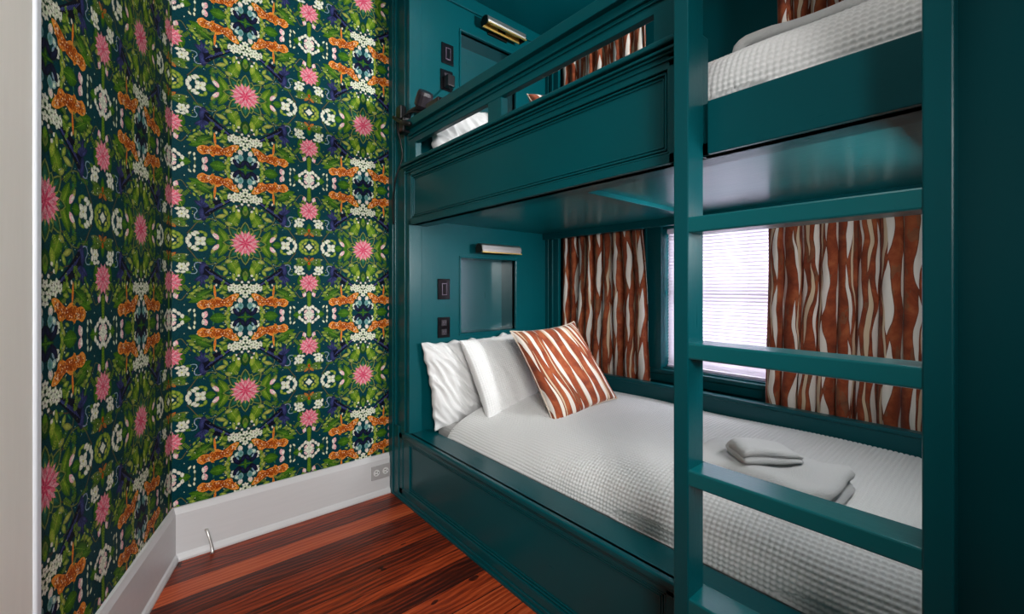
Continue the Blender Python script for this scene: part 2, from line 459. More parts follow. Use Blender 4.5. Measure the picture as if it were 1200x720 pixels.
# background foliage filling the ground
frng = random.Random(5)
for _ in range(46):
    u, v = frng.uniform(0.01, UP / 2 - .01), frng.uniform(0.01, VP / 2 - .01)
    if u > .12 and v > .27: continue
    c = frng.choice([('gd', 'g1'), ('gd', 'g1'), ('ground', 'gd'), ('g1', 'te')])
    leafp(u, v, frng.uniform(0, 360), frng.uniform(.015, .034), frng.uniform(.006, .012), G[c[0]], G[c[1]])
for _ in range(10):
    sprig(frng.uniform(.02, .25), frng.uniform(.03, .25), frng.uniform(0, 360), 5, .007, .012, G['g1'], G['g2'])
# vines
stroke(catmull([(.085, .075), (.11, .095), (.14, .10), (.175, .085), (.20, .05), (.215, .03)], 5, False), .0035, G['ol'], G['br'])
stroke(catmull([(.06, .06), (.10, .085), (.12, .12), (.115, .15)], 5, False), .003, G['br'], G['ol'])
stroke(catmull([(.02, .17), (.06, .16), (.10, .15), (.13, .165)], 5, False), .0028, G['br'])
stroke(catmull([(.20, .20), (.22, .235), (.235, .255), (.25, .25)], 5, False), .003, G['br'], G['ol'])
# large leaves round the star, then its teal spikes
leafp(.045, .106, 118, .078, .052, G['g1'], G['g3'], vein=G['g4'])
leafp(.028, .132, 80, .05, .024, G['g3'], G['g4'])
leafp(.083, .028, 62, .085, .036, G['g1'], G['g3'], vein=G['g4'])
leafp(.098, .014, 80, .05, .026, G['g1'], G['g2'])
for a, L_ in ((0, .088), (24, .076), (48, .098), (70, .078), (90, .100)):
    leafp(0, 0, a, L_, .041, G['ol'], G['ol'], base=True); leafp(0, 0, a, L_ * .93, .034, G['gd'], G['te'], base=True, vein=G['te'])
sprig(.075, .062, 40, 6, .007, .013, G['g1'], G['g3'])
sprig(.03, .075, 60, 4, .006, .011, G['g2'], G['g4'])
for a in range(0, 91, 15):
    leafp(0, 0, a, .062, .010, G['or'] if a % 30 else G['g4'], G['ol'], base=True)
leafp(0, 0, 0, .05, .045, G['ob'], G['rd'])
for a in (15, 45, 75): petal(0, 0, a, .058, .0150, G['rd'], G['pw'])
for a in (0, 30, 60, 90): petal(0, 0, a, .050, .0120, G['rd'], G['pl'])
for a in (0, 45, 90): petal(0, 0, a, .035, .0125, G['rd'], G['pw'])
for a in (22.5, 67.5): petal(0, 0, a, .026, .0070, G['rd'], G['pk'])
for a in (0, 45, 90): petal(0, 0, a, .014, .005, G['rd'], G['pl'])
# pod on the axis below the star
leafp(0, .142, 90, .062, .042, G['gd'], G['g1']); leafp(0, .146, 90, .040, .022, G['ol'], G['g1']); leafp(0, .160, 90, .030, .018, G['g2'], G['g3'])
for (u, v) in ((.026, .148), (.036, .166), (.013, .178)):
    stroke([(0.008, .185), (u, v)], .0016, G['br']); leafp(u, v, 60, .013, .011, G['wh'], G['pw'])
# buds and the white flower beside the star
leafp(.123, .040, 60, .030, .014, G['ol'], G['ye'], vein=G['ye']); leafp(.150, .030, 75, .026, .015, G['g2'], G['g4'])
leafp(.111, .024, 55, .034, .018, G['pw'], G['pl']); leafp(.117, .026, 40, .024, .010, G['wh'], G['pw'])
leafp(.132, 0, 0, .040, .036, G['g1'], G['g2'], vein=G['g3'])
for k in range(4): leafp(.168, 0, 45 + 90 * k, .026, .020, G['wh'], G['wc'], base=True)
leafp(.168, 0, 0, .007, .007, G['ye'])
for (u, v, a) in ((.192, .028, 40), (.206, .019, 75), (.213, .006, 95), (.182, .036, 20)): leafp(u, v, a, .024, .015, G['wh'], G['wc'])
leafp(.164, .040, 10, .026, .012, G['g2'], G['g4'])
# quatrefoil at the side of the repeat
Q = UP / 2
for (u, v, a) in ((Q - .014, .033, 20), (Q - .031, .024, 55), (Q - .040, .009, 95)): leafp(u, v, a, .030, .017, G['g2'], G['g4'], vein=G['g3'])
leafp(Q - .030, 0, 90, .022, .011, G['ol'], G['ye']); leafp(Q - .018, .016, 45, .020, .010, G['g4'], G['ye'])
for a in (180, 90): leafp(Q, 0, a, .017, .013, G['wh'], G['lv'], base=True)
leafp(Q - .004, .004, 135, .015, .010, G['wh'], G['wc'])
stroke([(Q - .001, .045), (Q - .001, .062)], .003, G['br'])
# dragonfly-shaped leaves
leafp(Q - .034, .068, 12, .068, .021, G['ol'], G['g1'], vein=G['gy']); leafp(Q - .038, .088, -14, .070, .021, G['g1'], G['ol'], vein=G['gy'])
leafp(Q - .012, .062, 40, .028, .012, G['or'], G['ol']); leafp(Q, .092, 90, .055, .024, G['g1'], G['g2']); leafp(Q, .082, 90, .020, .012, G['or'], G['ob'])
for a_ in range(6): leafp(Q - .042, .112, a_ * 60, .019, .014, G['wh'], G['wc'], base=True)
leafp(Q - .042, .112, 0, .007, .007, G['ye'])
for (u, v, a) in ((Q - .063, .103, 80), (Q - .060, .124, 100), (Q - .047, .135, 10), (Q - .028, .133, -10)): leafp(u, v, a, .021, .013, G['wh'], G['gy'])
# bird with a curling crest
blob(catmull([(.150, .104), (.168, .110), (.172, .136), (.162, .156), (.136, .174), (.10, .188), (.058, .200), (.050, .190), (.08, .166), (.115, .135), (.136, .114)], 3), G['black'], G['black'])
for k in range(8): stroke([(.150 - k * .011, .122 + k * .008), (.122 - k * .011, .156 + k * .007)], .0022, G['navy2'], G['navy'])
blob(catmull([(.146, .102), (.156, .090), (.168, .094), (.172, .110), (.175, .130), (.166, .148), (.156, .137), (.154, .118)], 3), G['navy'], G['navy2'])
leafp(.148, .106, 160, .020, .005, G['navy2'], G['br'])
for k, (a, L_) in enumerate(((60, .045), (80, .050), (100, .048), (122, .044), (142, .036), (42, .040))):
    leafp(.158, .146, a, L_ * 1.1, .013, G['navy'], G['navy2'], base=True)
stroke(catmull([(.165, .096), (.178, .093), (.188, .100), (.188, .116), (.180, .128), (.184, .140), (.198, .142), (.205, .138)], 5, False), .0034, G['lv'], G['gy'])
# yellow leaves round the bird
leafp(.066, .084, 30, .030, .019, G['ol'], G['ye']); leafp(.092, .116, -20, .046, .019, G['ol'], G['ye'], vein=G['g4']); leafp(.076, .136, 60, .034, .017, G['g2'], G['ye'])
leafp(.045, .155, 100, .040, .016, G['g2'], G['ye'])
# white blossom cluster on the axis
leafp(.02, .208, 0, .10, .05, G['gd'], G['gd'])
for q, (u, v) in enumerate(((.0, .198), (.026, .200), (.047, .196), (.014, .222), (.038, .216), (.060, .208), (0, .240))):
    for k in range(5): leafp(u, v, 72 * k + 20 + 13 * q, .0150, .0105, G['wc'] if k % 2 else G['wh'], G['wh'], base=True)
    leafp(u, v, 0, .0045, .0045, G['br'])
# leafy band above the leopards
for (u, v, a, L_) in ((.078, .206, -50, .030), (.092, .198, 60, .026), (.086, .226, 10, .030), (.104, .214, 20, .024), (.130, .200, 80, .030), (.146, .196, 100, .024),
                      (.168, .206, -30, .028), (.182, .214, 20, .028), (.190, .200, 60, .020), (.196, .228, 10, .030), (.176, .230, -20, .026), (.160, .216, 70, .026), (.206, .244, 10, .024), (.186, .246, -8, .026)):
    leafp(u, v, a, L_, L_ * .5, G['g2'], G['g4'] if rng.random() < .5 else G['ye'], vein=G['g3'])
leafp(.164, .236, 32, .092, .044, G['gd'], G['g2'], vein=G['g3']); leafp(.178, .256, 18, .070, .024, G['g1'], G['g2'], vein=G['g3'])
leafp(.060, .240, -20, .050, .020, G['gd'], G['g1']); leafp(.022, .252, -70, .03, .018, G['g1'], G['g2'])
# leopard
def spots(pts_box, n, sd):
    r_ = random.Random(sd)
    for q in range(n):
        if q % 5 == 0:
            u0, v0, u1, v1 = pts_box[r_.randrange(len(pts_box))]; leafp(r_.uniform(u0, u1), r_.uniform(v0, v1), r_.uniform(0, 180), .008, .005, G['oy'], G['wh']); continue
        u0, v0, u1, v1 = pts_box[r_.randrange(len(pts_box))]
        leafp(r_.uniform(u0, u1), r_.uniform(v0, v1), r_.uniform(0, 180), r_.uniform(.005, .0095), .0048, G['ob'], G['or'])
leafp(.116, .222, -86, .065, .009, G['oy'], G['or']); leafp(.111, .192, -100, .014, .008, G['wh'], G['oy'])
blob(catmull([(.024, .234), (.046, .232), (.068, .246), (.086, .256), (.104, .245), (.120, .246), (.132, .255), (.142, .260), (.158, .256), (.176, .266), (.179, .284),
              (.162, .298), (.146, .292), (.132, .292), (.126, .300), (.114, .292), (.098, .290), (.084, .284), (.068, .290), (.052, .284), (.048, .270), (.036, .258)], 3), G['oy'], G['or'])
leafp(.162, .276, 20, .030, .026, G['oy'], G['or']); leafp(.060, .282, 60, .040, .013, G['or'], G['oy']); leafp(.124, .284, 100, .034, .012, G['or'], G['oy']); leafp(.146, .262, 60, .012, .010, G['oy'], G['or'])
spots([(.036, .244, .064, .268), (.060, .256, .085, .280), (.084, .258, .112, .286), (.108, .256, .136, .288), (.136, .264, .172, .288)], 165, 3)
# blossoms, parrot-like butterfly and leaves in the middle of the leopards
leafp(.020, .262, 100, .030, .020, G['wh'], G['pl']); leafp(.034, .286, 60, .026, .018, G['gy'], G['wc']); leafp(.018, .286, 95, .034, .022, G['gy'], G['te'])
leafp(.052, .298, 60, .024, .014, G['wh'], G['wc']); leafp(.044, .312, 20, .026, .016, G['wh'], G['wc'])
leafp(.034, .316, 128, .050, .022, G['black'], G['navy']); leafp(.010, .312, 62, .040, .018, G['black'], G['navy']); leafp(.030, .305, 120, .020, .007, G['gy'], G['lv'])
leafp(0, .338, 90, .050, .016, G['gd'], G['g2']); leafp(0, .338, 40, .044, .014, G['g1'], G['g3'], base=True); leafp(.01, .338, 0, .05, .010, G['gd'], G['g2'])
for k in range(4): leafp(.064 + .004 * (k % 2), .300 + k * .012, 80 + 20 * (k % 2), .026, .014, G['g2'], G['g4'])
leafp(.074, .318, 60, .028, .013, G['ol'], G['ye']); leafp(.090, .300, 20, .022, .011, G['g2'], G['ye'])
leafp(.104, .338, 0, .064, .048, G['g1'], G['g2'], vein=G['g3'])
leafp(.152, .322, 72, .034, .021, G['pw'], G['pl']); leafp(.158, .323, 95, .026, .012, G['wh'], G['pw'])
for (u, v, a) in ((.190, .302, 85), (.206, .300, 50), (.188, .322, 90)):
    leafp(u, v, a, .018, .009, G['wc'], G['wh']); stroke([(u, v + .006), (u + .004 * math.cos(R(a)), v + .022)], .0018, G['ol'])
# pink flower on the side axis with its buds, fern and white cluster
leafp(Q - .032, .174, 70, .070, .046, G['g1'], G['g2'], vein=G['g4']); leafp(Q - .030, .204, 150, .040, .02, G['ol'], G['ye']); sprig(Q - .045, .19, 130, 5, .007, .012, G['g1'], G['g3'])
leafp(Q, .18, 0, .036, .034, G['ob'], G['rd'])
for a in (165, 135, 105, -105, -135, -165): petal(Q, .180, a, .047, .0125, G['rd'], G['pw'])
for a in (180, 150, 120, 90, -90, -120, -150): petal(Q, .180, a, .040, .0100, G['rd'], G['pl'])
for a in (180, 135, 90, -90, -135): petal(Q, .180, a, .028, .0100, G['rd'], G['pw'])
for a in (180, 90, -90): petal(Q, .180, a, .012, .005, G['rd'], G['pl'])
leafp(Q - .022, .236, 100, .030, .018, G['pw'], G['pl']); leafp(Q - .018, .237, 85, .020, .009, G['wh'], G['pw']); leafp(Q - .030, .226, 40, .018, .008, G['g2'], G['g3'])
for k in range(9):
    leafp(Q, .226 + .0085 * k, 125, .019 - .0008 * k, .008, G['g1'], G['g3'], base=True)
stroke([(Q, .222), (Q, .305)], .002, G['g3'])
leafp(Q - .052, .338, 0, .044, .036, G['g1'], G['g2'], vein=G['g3'])
for (u, v, a) in ((Q - .018, .300, 115), (Q - .032, .312, 125), (Q - .044, .324, 95), (Q - .006, .306, 80)): leafp(u, v, a, .022, .014, G['wh'], G['gy'])
for a in (180, 130, 90, -90, -130): leafp(Q, .338, a, .026, .016, G['wh'], G['wc'], base=True)
leafp(Q - .016, .322, 130, .022, .012, G['pw'], G['wh'])

srng = random.Random(21)
for _ in range(26):
    u, v = srng.uniform(.06, .26), srng.uniform(.05, .25)
    if math.hypot(u - Q, v - .18) < .05: continue
    sprig(u, v, srng.uniform(0, 360), 4, .0048, .0085, G[srng.choice(['g1', 'g2', 'ol'])], G[srng.choice(['g3', 'ol', 'g2'])])
for _ in range(60):
    leafp(srng.uniform(.02, .27), srng.uniform(.06, .33), srng.uniform(0, 180), .0055, .003, G[srng.choice(['wc', 'g4', 'gy', 'ol'])])
def clip(pts, k, lim, keep_less):
    out = []
    n = len(pts)
    for i in range(n):
        a, b = pts[i], pts[(i + 1) % n]
        ia = (a[k] <= lim) == keep_less or a[k] == lim; ib = (b[k] <= lim) == keep_less or b[k] == lim
        if ia: out.append(a)
        if ia != ib:
            t = (lim - a[k]) / (b[k] - a[k]); q = list(a)
            q[0] = a[0] + t * (b[0] - a[0]); q[1] = a[1] + t * (b[1] - a[1]); q[2] = mixc(a[2], b[2], t)
            out.append(tuple(q))
    return out
def wallpaper(name, place, s0, s1, z0, z1, star_s, star_z, backing, hlim=1.0):
    """place(s, z, d) -> world point; s runs along the wall; star_s/star_z = centre of one star"""
    V, Fc, cols = [], [], []
    def add(pts, lay):
        for k, lim, less in ((0, s0, False), (0, s1, True), (1, z0, False), (1, z1, True)):
            if (less and max(p[k] for p in pts) <= lim) or (not less and min(p[k] for p in pts) >= lim): continue
            pts = clip(pts, k, lim, less)
            if len(pts) < 3: return
        n = len(V)
        for p in pts: V.append(place(p[0], p[1], lay)); cols.append((*p[2], 1))
        Fc.append(tuple(range(n, n + len(pts))))
    add([(s0, z0, G['ground']), (s1, z0, G['ground']), (s1, z1, G['ground']), (s0, z1, G['ground'])], 0.0)
    i0 = int(math.floor((s0 - star_s) / UP)) - 1; i1 = int(math.ceil((s1 - star_s) / UP)) + 1
    j0 = int(math.floor((z0 - star_z) / VP)) - 1; j1 = int(math.ceil((z1 - star_z) / VP)) + 1
    for i in range(i0, i1 + 1):
        for j in range(j0, j1 + 1):
            cs, cz = star_s + i * UP, star_z + j * VP
            if cs - UP / 2 > s1 or cs + UP / 2 < s0 or cz - VP / 2 > z1 or cz + VP / 2 < z0: continue
            for su in (1, -1):
                for sv in (1, -1):
                    for k, pr in PR:
                        pts = [(cs + su * p[0], cz - sv * p[1], p[2]) for p in pr]
                        # keep each quadrant's motifs inside its own quarter of the repeat
                        for ax, lim, less in ((0, cs, su < 0), (0, cs + su * UP / 2, su > 0), (1, cz, sv > 0), (1, cz - sv * VP / 2, sv < 0)):
                            if (less and max(p[ax] for p in pts) <= lim) or (not less and min(p[ax] for p in pts) >= lim): continue
                            pts = clip(pts, ax, lim, less)
                            if len(pts) < 3: break
                        if len(pts) >= 3: add(pts, 0.00002 + k * 0.0000022)
    me = bpy.data.meshes.new(name)
    nf = len(Fc)
    # solid wall behind the paper
    n = len(V)
    for d in (-0.0005, -0.08):
        for s, z in ((s0, 0), (s1, 0), (s1, 2.95), (s0, 2.95)): V.append(place(s, z, d)); cols.append((*G['ground'], 1))
    for q in ((0, 1, 2, 3), (7, 6, 5, 4), (0, 4, 5, 1), (1, 5, 6, 2), (2, 6, 7, 3), (3, 7, 4, 0)): Fc.append(tuple(n + i for i in q))
    me.from_pydata(V, [], Fc)
    at = me.color_attributes.new('print', 'FLOAT_COLOR', 'POINT')
    flat = [c for col in cols for c in col]
    at.data.foreach_set('color', flat)
    o = link(name, me, M['paper'])
    # make all print faces look into the room
    return o
wb = wallpaper('wall_back', lambda s, z, d: (s, YW - d, z), CL[0] - 0.0, 1.12, 0.20, 2.75, 0.354, 1.352, None)
struct(wb)
wl = wallpaper('wall_left', lambda s, z, d: pL(s, z, d), 0.0, 1.02, 0.20, 2.75, 0.316, 1.355, None)
struct(wl)
# plain rest of the walls (behind the camera and the bunks)
struct(MB().quad(pL(1.02, 0), pL(LW_END + .1, 0), pL(LW_END + .1, 2.95), pL(1.02, 2.95)).quad(pL(1.02, 0, -.08), pL(LW_END + .1, 0, -.08), pL(LW_END + .1, 2.95, -.08), pL(1.02, 2.95, -.08)).build('wall_entry', M['plain_wall'], fix=False))
struct(MB().box((1.12, YW, 0), (2.6, YW + 0.08, 2.95)).build('wall_bunk_end', M['ceil']))

# ---- baseboards
def base_profile(d0=0.0):
    return [(0, 0), (0.030, 0), (0.030, 0.010), (0.024, 0.024), (0.018, 0.030), (0.017, 0.195), (0.012, 0.212), (0.010, 0.222), (0, 0.222)]
m = MB(); pf = base_profile()
m.prism([(YW - d, z) for d, z in pf], CL[0] + 0.004, 1.066, axis=0)
struct(m.build('baseboard_back', M['white'], bevel=0.0015))
m = MB(); k = len(pf); n0 = 0
for s in (0.004, 0.93):
    for d, z in pf: m.v.append(pL(s, z, d))
m.f.append(tuple(range(k))); m.f.append(tuple(range(2 * k - 1, k - 1, -1)))
for i in range(k):
    j = (i + 1) % k; m.f.append((i, k + i, k + j, j))
struct(m.build('baseboard_left', M['white'], bevel=0.0015))
# ---- door casing at the left edge of the view
def slab(mb, s0, s1, d0, d1, z0, z1):
    n = len(mb.v)
    for z in (z0, z1):
        for s, d in ((s0, d0), (s1, d0), (s1, d1), (s0, d1)): mb.v.append(pL(s, z, d))
    for q in ((3, 2, 1, 0), (4, 5, 6, 7), (0, 1, 5, 4), (1, 2, 6, 5), (2, 3, 7, 6), (3, 0, 4, 7)): mb.f.append(tuple(n + i for i in q))
m = MB(); slab(m, 0.955, 1.10, 0.0, 0.022, 0, 2.9)
tr = struct(m.build('trim_1', M['casing'], bevel=0.002))
m = MB(); slab(m, 0.932, 0.956, 0.0, 0.027, 0, 2.9)
m.build('edge_bead', M['casing_edge'], tr, bevel=0.006, seg=3)['label'] = 'cooler white rounded edge bead'

# ------------------------------------------------------------------ window wall and windows
XW = 2.20
WY0, WY1 = 0.41, 1.285
openings = [(0.705, 1.475), (1.86, 2.22)]
m = MB()
m.box((XW, -0.1, 0), (XW + 0.16, WY0, 2.95)).box((XW, WY1, 0), (XW + 0.16, YW, 2.95))
zs = [0] + [z for o_ in openings for z in o_] + [2.95]
for a, b in zip(zs[0::2], zs[1::2]): m.box((XW, WY0, a), (XW + 0.16, WY1, b))
struct(m.build('wall_window', M['teal_z']))
def window(n, z0, z1, muntin_z):
    root = struct(thing('window_%d' % n, None, None, (XW, (WY0 + WY1) / 2, z0)))
    yo, zo = (WY0 + WY1) / 2, z0
    def T(mb): mb.v = [(x - XW, y - yo, z - zo) for x, y, z in mb.v]; return mb
    c = MB().box((XW - 0.022, WY1, z0 - 0.02), (XW, WY1 + 0.088, z1 + 0.02)).box((XW - 0.022, WY0 - 0.088, z0 - 0.02), (XW, WY0, z1 + 0.02))
    c.box((XW - 0.034, WY1 + 0.084, z0 - 0.02), (XW, WY1 + 0.098, z1 + 0.02)).box((XW - 0.034, WY0 - 0.098, z0 - 0.02), (XW, WY0 - .084, z1 + 0.02))
    T(c).build('window_casing', M['teal_z'], root, bevel=0.003)
    s = MB().box((XW - 0.032, WY0 - 0.11, z0 - 0.030), (XW + 0.10, WY1 + 0.11, z0 - 0.006)).box((XW - 0.022, WY0 - 0.09, z0 - 0.075), (XW - 0.0, WY1 + 0.09, z0 - 0.030))
    T(s).build('window_sill', M['teal_y'], root, bevel=0.004)
    f = MB(); xa, xb = XW + 0.066, XW + 0.10
    f.box((xa, WY0, z0), (xb, WY1, z0 + 0.045)).box((xa, WY0, z1 - 0.03), (xb, WY1, z1)).box((xa, WY0, z0), (xb, WY0 + 0.03, z1)).box((xa, WY1 - 0.035, z0), (xb, WY1, z1))
    for y in (0.63, 0.84, 1.045): f.box((xa + .006, y - 0.011, z0), (xb, y + 0.011, z1))
    for z in muntin_z: f.box((xa, WY0, z - 0.016), (xb, WY1, z + 0.016))
    T(f).build('window_sash', M['sash'], root, bevel=0.003)
    T(MB().box((XW + 0.080, WY0, z0), (XW + 0.083, WY1, z1))).build('window_pane', M['glass'], root)
window(1, 0.705, 1.475, [1.12]); window(2, 1.86, 2.22, [])

def blind(z0, z1, label):
    root = thing('window_blind', label, 'blind', (XW + 0.034, (WY0 + WY1) / 2, z0))
    ya, yb = -(WY1 - WY0) / 2 + 0.012, (WY1 - WY0) / 2 - 0.012
    H = z1 - z0
    MB().box((-0.014, ya, H - 0.028), (0.014, yb, H - 0.001)).build('headrail', M['blind'], root, bevel=0.002)
    MB().box((-0.012, ya, 0.004), (0.012, yb, 0.016)).build('bottom_rail', M['blind'], root, bevel=0.003)
    m = MB(); z = 0.03; t = R(66)
    while z < H - 0.032:
        def fn(u, v):
            q = (u - .5); return (q * 0.025 * math.cos(t) + .003 * (1 - 4 * q * q) * math.sin(t), ya + (yb - ya) * v, z + q * 0.025 * math.sin(t) + .003 * (1 - 4 * q * q) * math.cos(t))
        m.grid(fn, 4, 1); z += 0.0176
    m.build('slats', M['blind'], root, smooth=True, fix=False)
    for y in (ya + .12, 0, yb - .12): MB().tube([(-.013, y, .01), (-.013, y, H - .02)], .0007, 5).build('ladder_cord', M['blind'], root)
    return root
blind(0.705, 1.475, 'white slatted blind lowered over the window beside the lower bunk')
blind(1.86, 2.22, 'white slatted blind in the upper bunk window above the mattress')

# ------------------------------------------------------------------ the built-in bunk bed
bed = thing('bunk_bed', 'dark teal painted built-in wooden bunk bed with two berths', 'bunk bed', (XF, 1.2, 0))
ZERO = Vector((XF, 1.2, 0))
def part(name, mb, mat, bevel=0.003, parent=None, smooth=False):
    mb.v = [tuple(Vector(v) - ZERO) for v in mb.v]
    return mb.build(name, mat, parent or bed, bevel=bevel, smooth=smooth)
Y0, Y1 = 0.02, 2.27     # foot and head of the frame
YH = 2.10               # face of the headboards
BED_T = 0.378
# lower side board: flat board, top cap, base rail, raised picture moulding
def panel_board(name, z0, z1, y_a, y_b, x=XF, recess=0.010, top_steps=(), th=0.04):
    m = MB(); m.box((x + recess, Y0, z0), (x + th, Y1 - 0.02, z1)); return m
m = MB()
m.box((XF + 0.012, Y0, 0.0), (XF + 0.045, Y1, BED_T - 0.02))
part('lower_side_board', m, M['teal_y'])
m = MB()
def frame_molding(m, ya, yb, za, zb, x=XF):
    """stepped picture-frame moulding round a recessed field, seen from -x"""
    for (o_, t, w_) in ((0.0, 0.012, 0.006), (0.010, 0.008, 0.006), (0.020, 0.004, 0.005)):
        a0, b0, c0, d0 = ya + o_, yb - o_, za + o_, zb - o_
        xx0, xx1 = x + 0.012 - t, x + 0.013
        m.box((xx0, a0, c0), (xx1, b0, c0 + w_)).box((xx0, a0, d0 - w_), (xx1, b0, d0)).box((xx0, a0, c0), (xx1, a0 + w_, d0)).box((xx0, b0 - w_, c0), (xx1, b0, d0))
frame_molding(m, 0.612, 2.160, 0.062, 0.330)
m.box((XF - 0.004, 0.549, 0), (XF + 0.013, 2.250, 0.030)).box((XF - 0.010, 0.549, 0), (XF + .013, 2.250, 0.014))
m.box((XF, Y0, 0.030), (XF + 0.013, Y1, 0.062)).box((XF, Y0, 0.330), (XF + 0.013, Y1, BED_T - .02)).box((XF, 2.160, 0.03), (XF + 0.013, Y1, BED_T - .02)).box((XF, 0.50, 0.03), (XF + 0.013, 0.612, BED_T - .02))
part('lower_board_moulding', m, M['teal_y'], 0.002)
m = MB(); m.box((XF, Y0, BED_T - 0.022), (XF + 0.128, 2.085, BED_T)).box((XF - 0.014, 0.550, BED_T - 0.022), (XF + 0.02, 2.115, BED_T)).box((XF - 0.006, 0.55, BED_T - 0.034), (XF + .02, 2.115, BED_T - .022))
part('lower_board_cap', m, M['teal_y'], 0.005)
part('mattress_platform', MB().box((XF + 0.1, Y0, 0.16), (XW - 0.02, YH, 0.20)).box((XF + .116, Y0, .2), (XF + .128, YH, BED_T - .01)), M['teal_y'])
# frame posts at the head
m = MB()
m.box((XF + 0.003, 2.085, 0.0), (XF + 0.078, 2.20, 2.86)).box((XF + 0.006, 2.20, 0.0), (XF + 0.05, 2.27, 2.86))
m.box((XF - 0.012, 2.255, 0.0), (XF + 0.02, YW - 0.002, 2.86)).box((XF - 0.006, 2.235, 0.0), (XF + 0.02, 2.256, 2.86)).box((XF - .006, 2.120, .378), (XF + .004, 2.135, 2.86))
m.box((XF - 0.005, 2.196, 0.0), (XF + 0.02, 2.262, 0.392))
part('head_post', m, M['teal_z'], 0.003)
m = MB().box((XF + 0.0, -0.85, 0.0), (XF + 0.05, 0.105, 2.86)); part('foot_panel', m, M['teal_z'])
# headboards with a recessed niche each
def headboard(name, z0, z1, nz0, nz1, ny0=1.398, ny1=1.816, depth=0.14):
    m = MB(); X0, X1 = XF + 0.078, XW
    th = 0.03
    m.box((X0, YH, z0), (ny0, YH + th, z1)).box((ny1, YH, z0), (X1, YH + th, z1)).box((ny0, YH, z0), (ny1, YH + th, nz0)).box((ny0, YH, nz1), (ny1, YH + th, z1))
    hb = part(name, m, M['teal_z'], 0.0)
    n = MB()
    n.box((ny0 - .01, YH + depth, nz0 - .01), (ny1 + .01, YH + depth + 0.01, nz1 + .01)).box((ny0 - .01, YH + .01, nz0 - .01), (ny0, YH + depth, nz1 + .01)).box((ny1, YH + .01, nz0 - .01), (ny1 + .01, YH + depth, nz1 + .01))
    n.box((ny0, YH + .01, nz0 - .01), (ny1, YH + depth, nz0)).box((ny0, YH + .01, nz1), (ny1, YH + depth, nz1 + .01))
    n.v = [tuple(Vector(v) - ZERO) for v in n.v]
    n.build('niche', M['gloss_z'], hb)
    n = MB(); wv = 0.012
    n.box((ny0 - wv, YH - .007, nz0 - wv), (ny1 + wv, YH + .004, nz0)).box((ny0 - wv, YH - .007, nz1), (ny1 + wv, YH + .004, nz1 + wv))
    n.box((ny0 - wv, YH - .007, nz0), (ny0, YH + .004, nz1)).box((ny1, YH - .007, nz0), (ny1 + wv, YH + .004, nz1))
    n.v = [tuple(Vector(v) - ZERO) for v in n.v]
    n.build('niche_trim', M['teal_z'], hb, bevel=0.003)
headboard('lower_headboard', 0.2, 1.515, 0.883, 1.322)
headboard('upper_headboard', 1.55, 2.86, 2.203, 2.640)
# footboards
part('lower_footboard', MB().box((XF + .05, Y0, 0.0), (XW, Y0 + 0.03, 1.515)), M['teal_z'])
part('upper_footboard', MB().box((XF + .05, Y0, 1.55), (XW, Y0 + 0.03, 2.86)), M['teal_z'])
# upper side board with its mouldings
m = MB(); m.box((XF + 0.012, 0.518, 1.48), (XF + 0.045, 2.085, 1.79)).box((XF + 0.012, 0.09, 1.48), (XF + 0.045, 0.52, 1.612))
m.box((XF + 0.012, 0.09, 1.48), (XF + 0.115, 2.085, 1.515))
part('upper_side_board', m, M['teal_y'])
m = MB(); frame_molding(m, 0.602, 2.065, 1.507, 1.738)
m.box((XF, 0.518, 1.48), (XF + .013, 2.085, 1.507)).box((XF, 0.09, 1.48), (XF + .013, 0.5, 1.612)).box((XF, 2.063, 1.48), (XF + .013, 2.10, 1.79)).box((XF, 0.518, 1.48), (XF + .013, 0.604, 1.79))
m.box((XF, 0.518, 1.736), (XF + .013, 2.085, 1.79))
m.box((XF - .005, 0.549, 1.752), (XF + .01, 2.12, 1.758)).box((XF - .008, 0.549, 1.768), (XF + .01, 2.12, 1.775)).box((XF - .018, 0.549, 1.775), (XF + .01, 2.12, 1.783))
part('upper_board_moulding', m, M['teal_y'], 0.002)
m = MB(); m.box((XF - 0.026, 0.549, 1.790), (XF + 0.046, 2.16, 1.806)); part('upper_board_cap', m, M['teal_y'], 0.005)
# guard rail
m = MB()
m.box((XF + .004, 0.55, 1.900), (XF + .030, 2.085, 1.945)).box((XF - .006, 0.55, 1.945), (XF + .034, 2.085, 1.975))
m.box((XF - .002, 0.55, 1.928), (XF + .03, 2.085, 1.933))
m.box((XF - .026, 0.549, 1.975), (XF + .050, 2.17, 2.016))
part('guard_rail', m, M['teal_y'], 0.004)
part('guard_rail_post', MB().box((XF + .006, 1.318, 1.800), (XF + .040, 1.406, 1.905)), M['teal_z'])
part('guard_rail_post', MB().box((XF + .002, 0.55, 1.800), (XF + .026, 0.650, 1.905)), M['teal_z'])
part('guard_rail_post', MB().box((XF + .004, 2.019, 1.800), (XF + .040, 2.090, 1.905)), M['teal_z'])
# underside of the upper berth
part('upper_berth_panel', MB().box((XF + 0.045, Y0 + .03, 1.512), (2.145, YH, 1.545)), M['gloss_y_lit'], 0)
part('panel_batten', MB().box((XF + 0.115, 1.015, 1.494), (2.06, 1.045, 1.513)), M['teal_x'], 0.002)
part('window_beam', MB().box((2.06, Y0 + .03, 1.472), (2.10, YH, 1.513)), M['teal_y'], 0.002)
part('window_beam', MB().box((2.06, Y0 + .03, 2.80), (2.10, YH, 2.86)), M['teal_y'], 0.002)
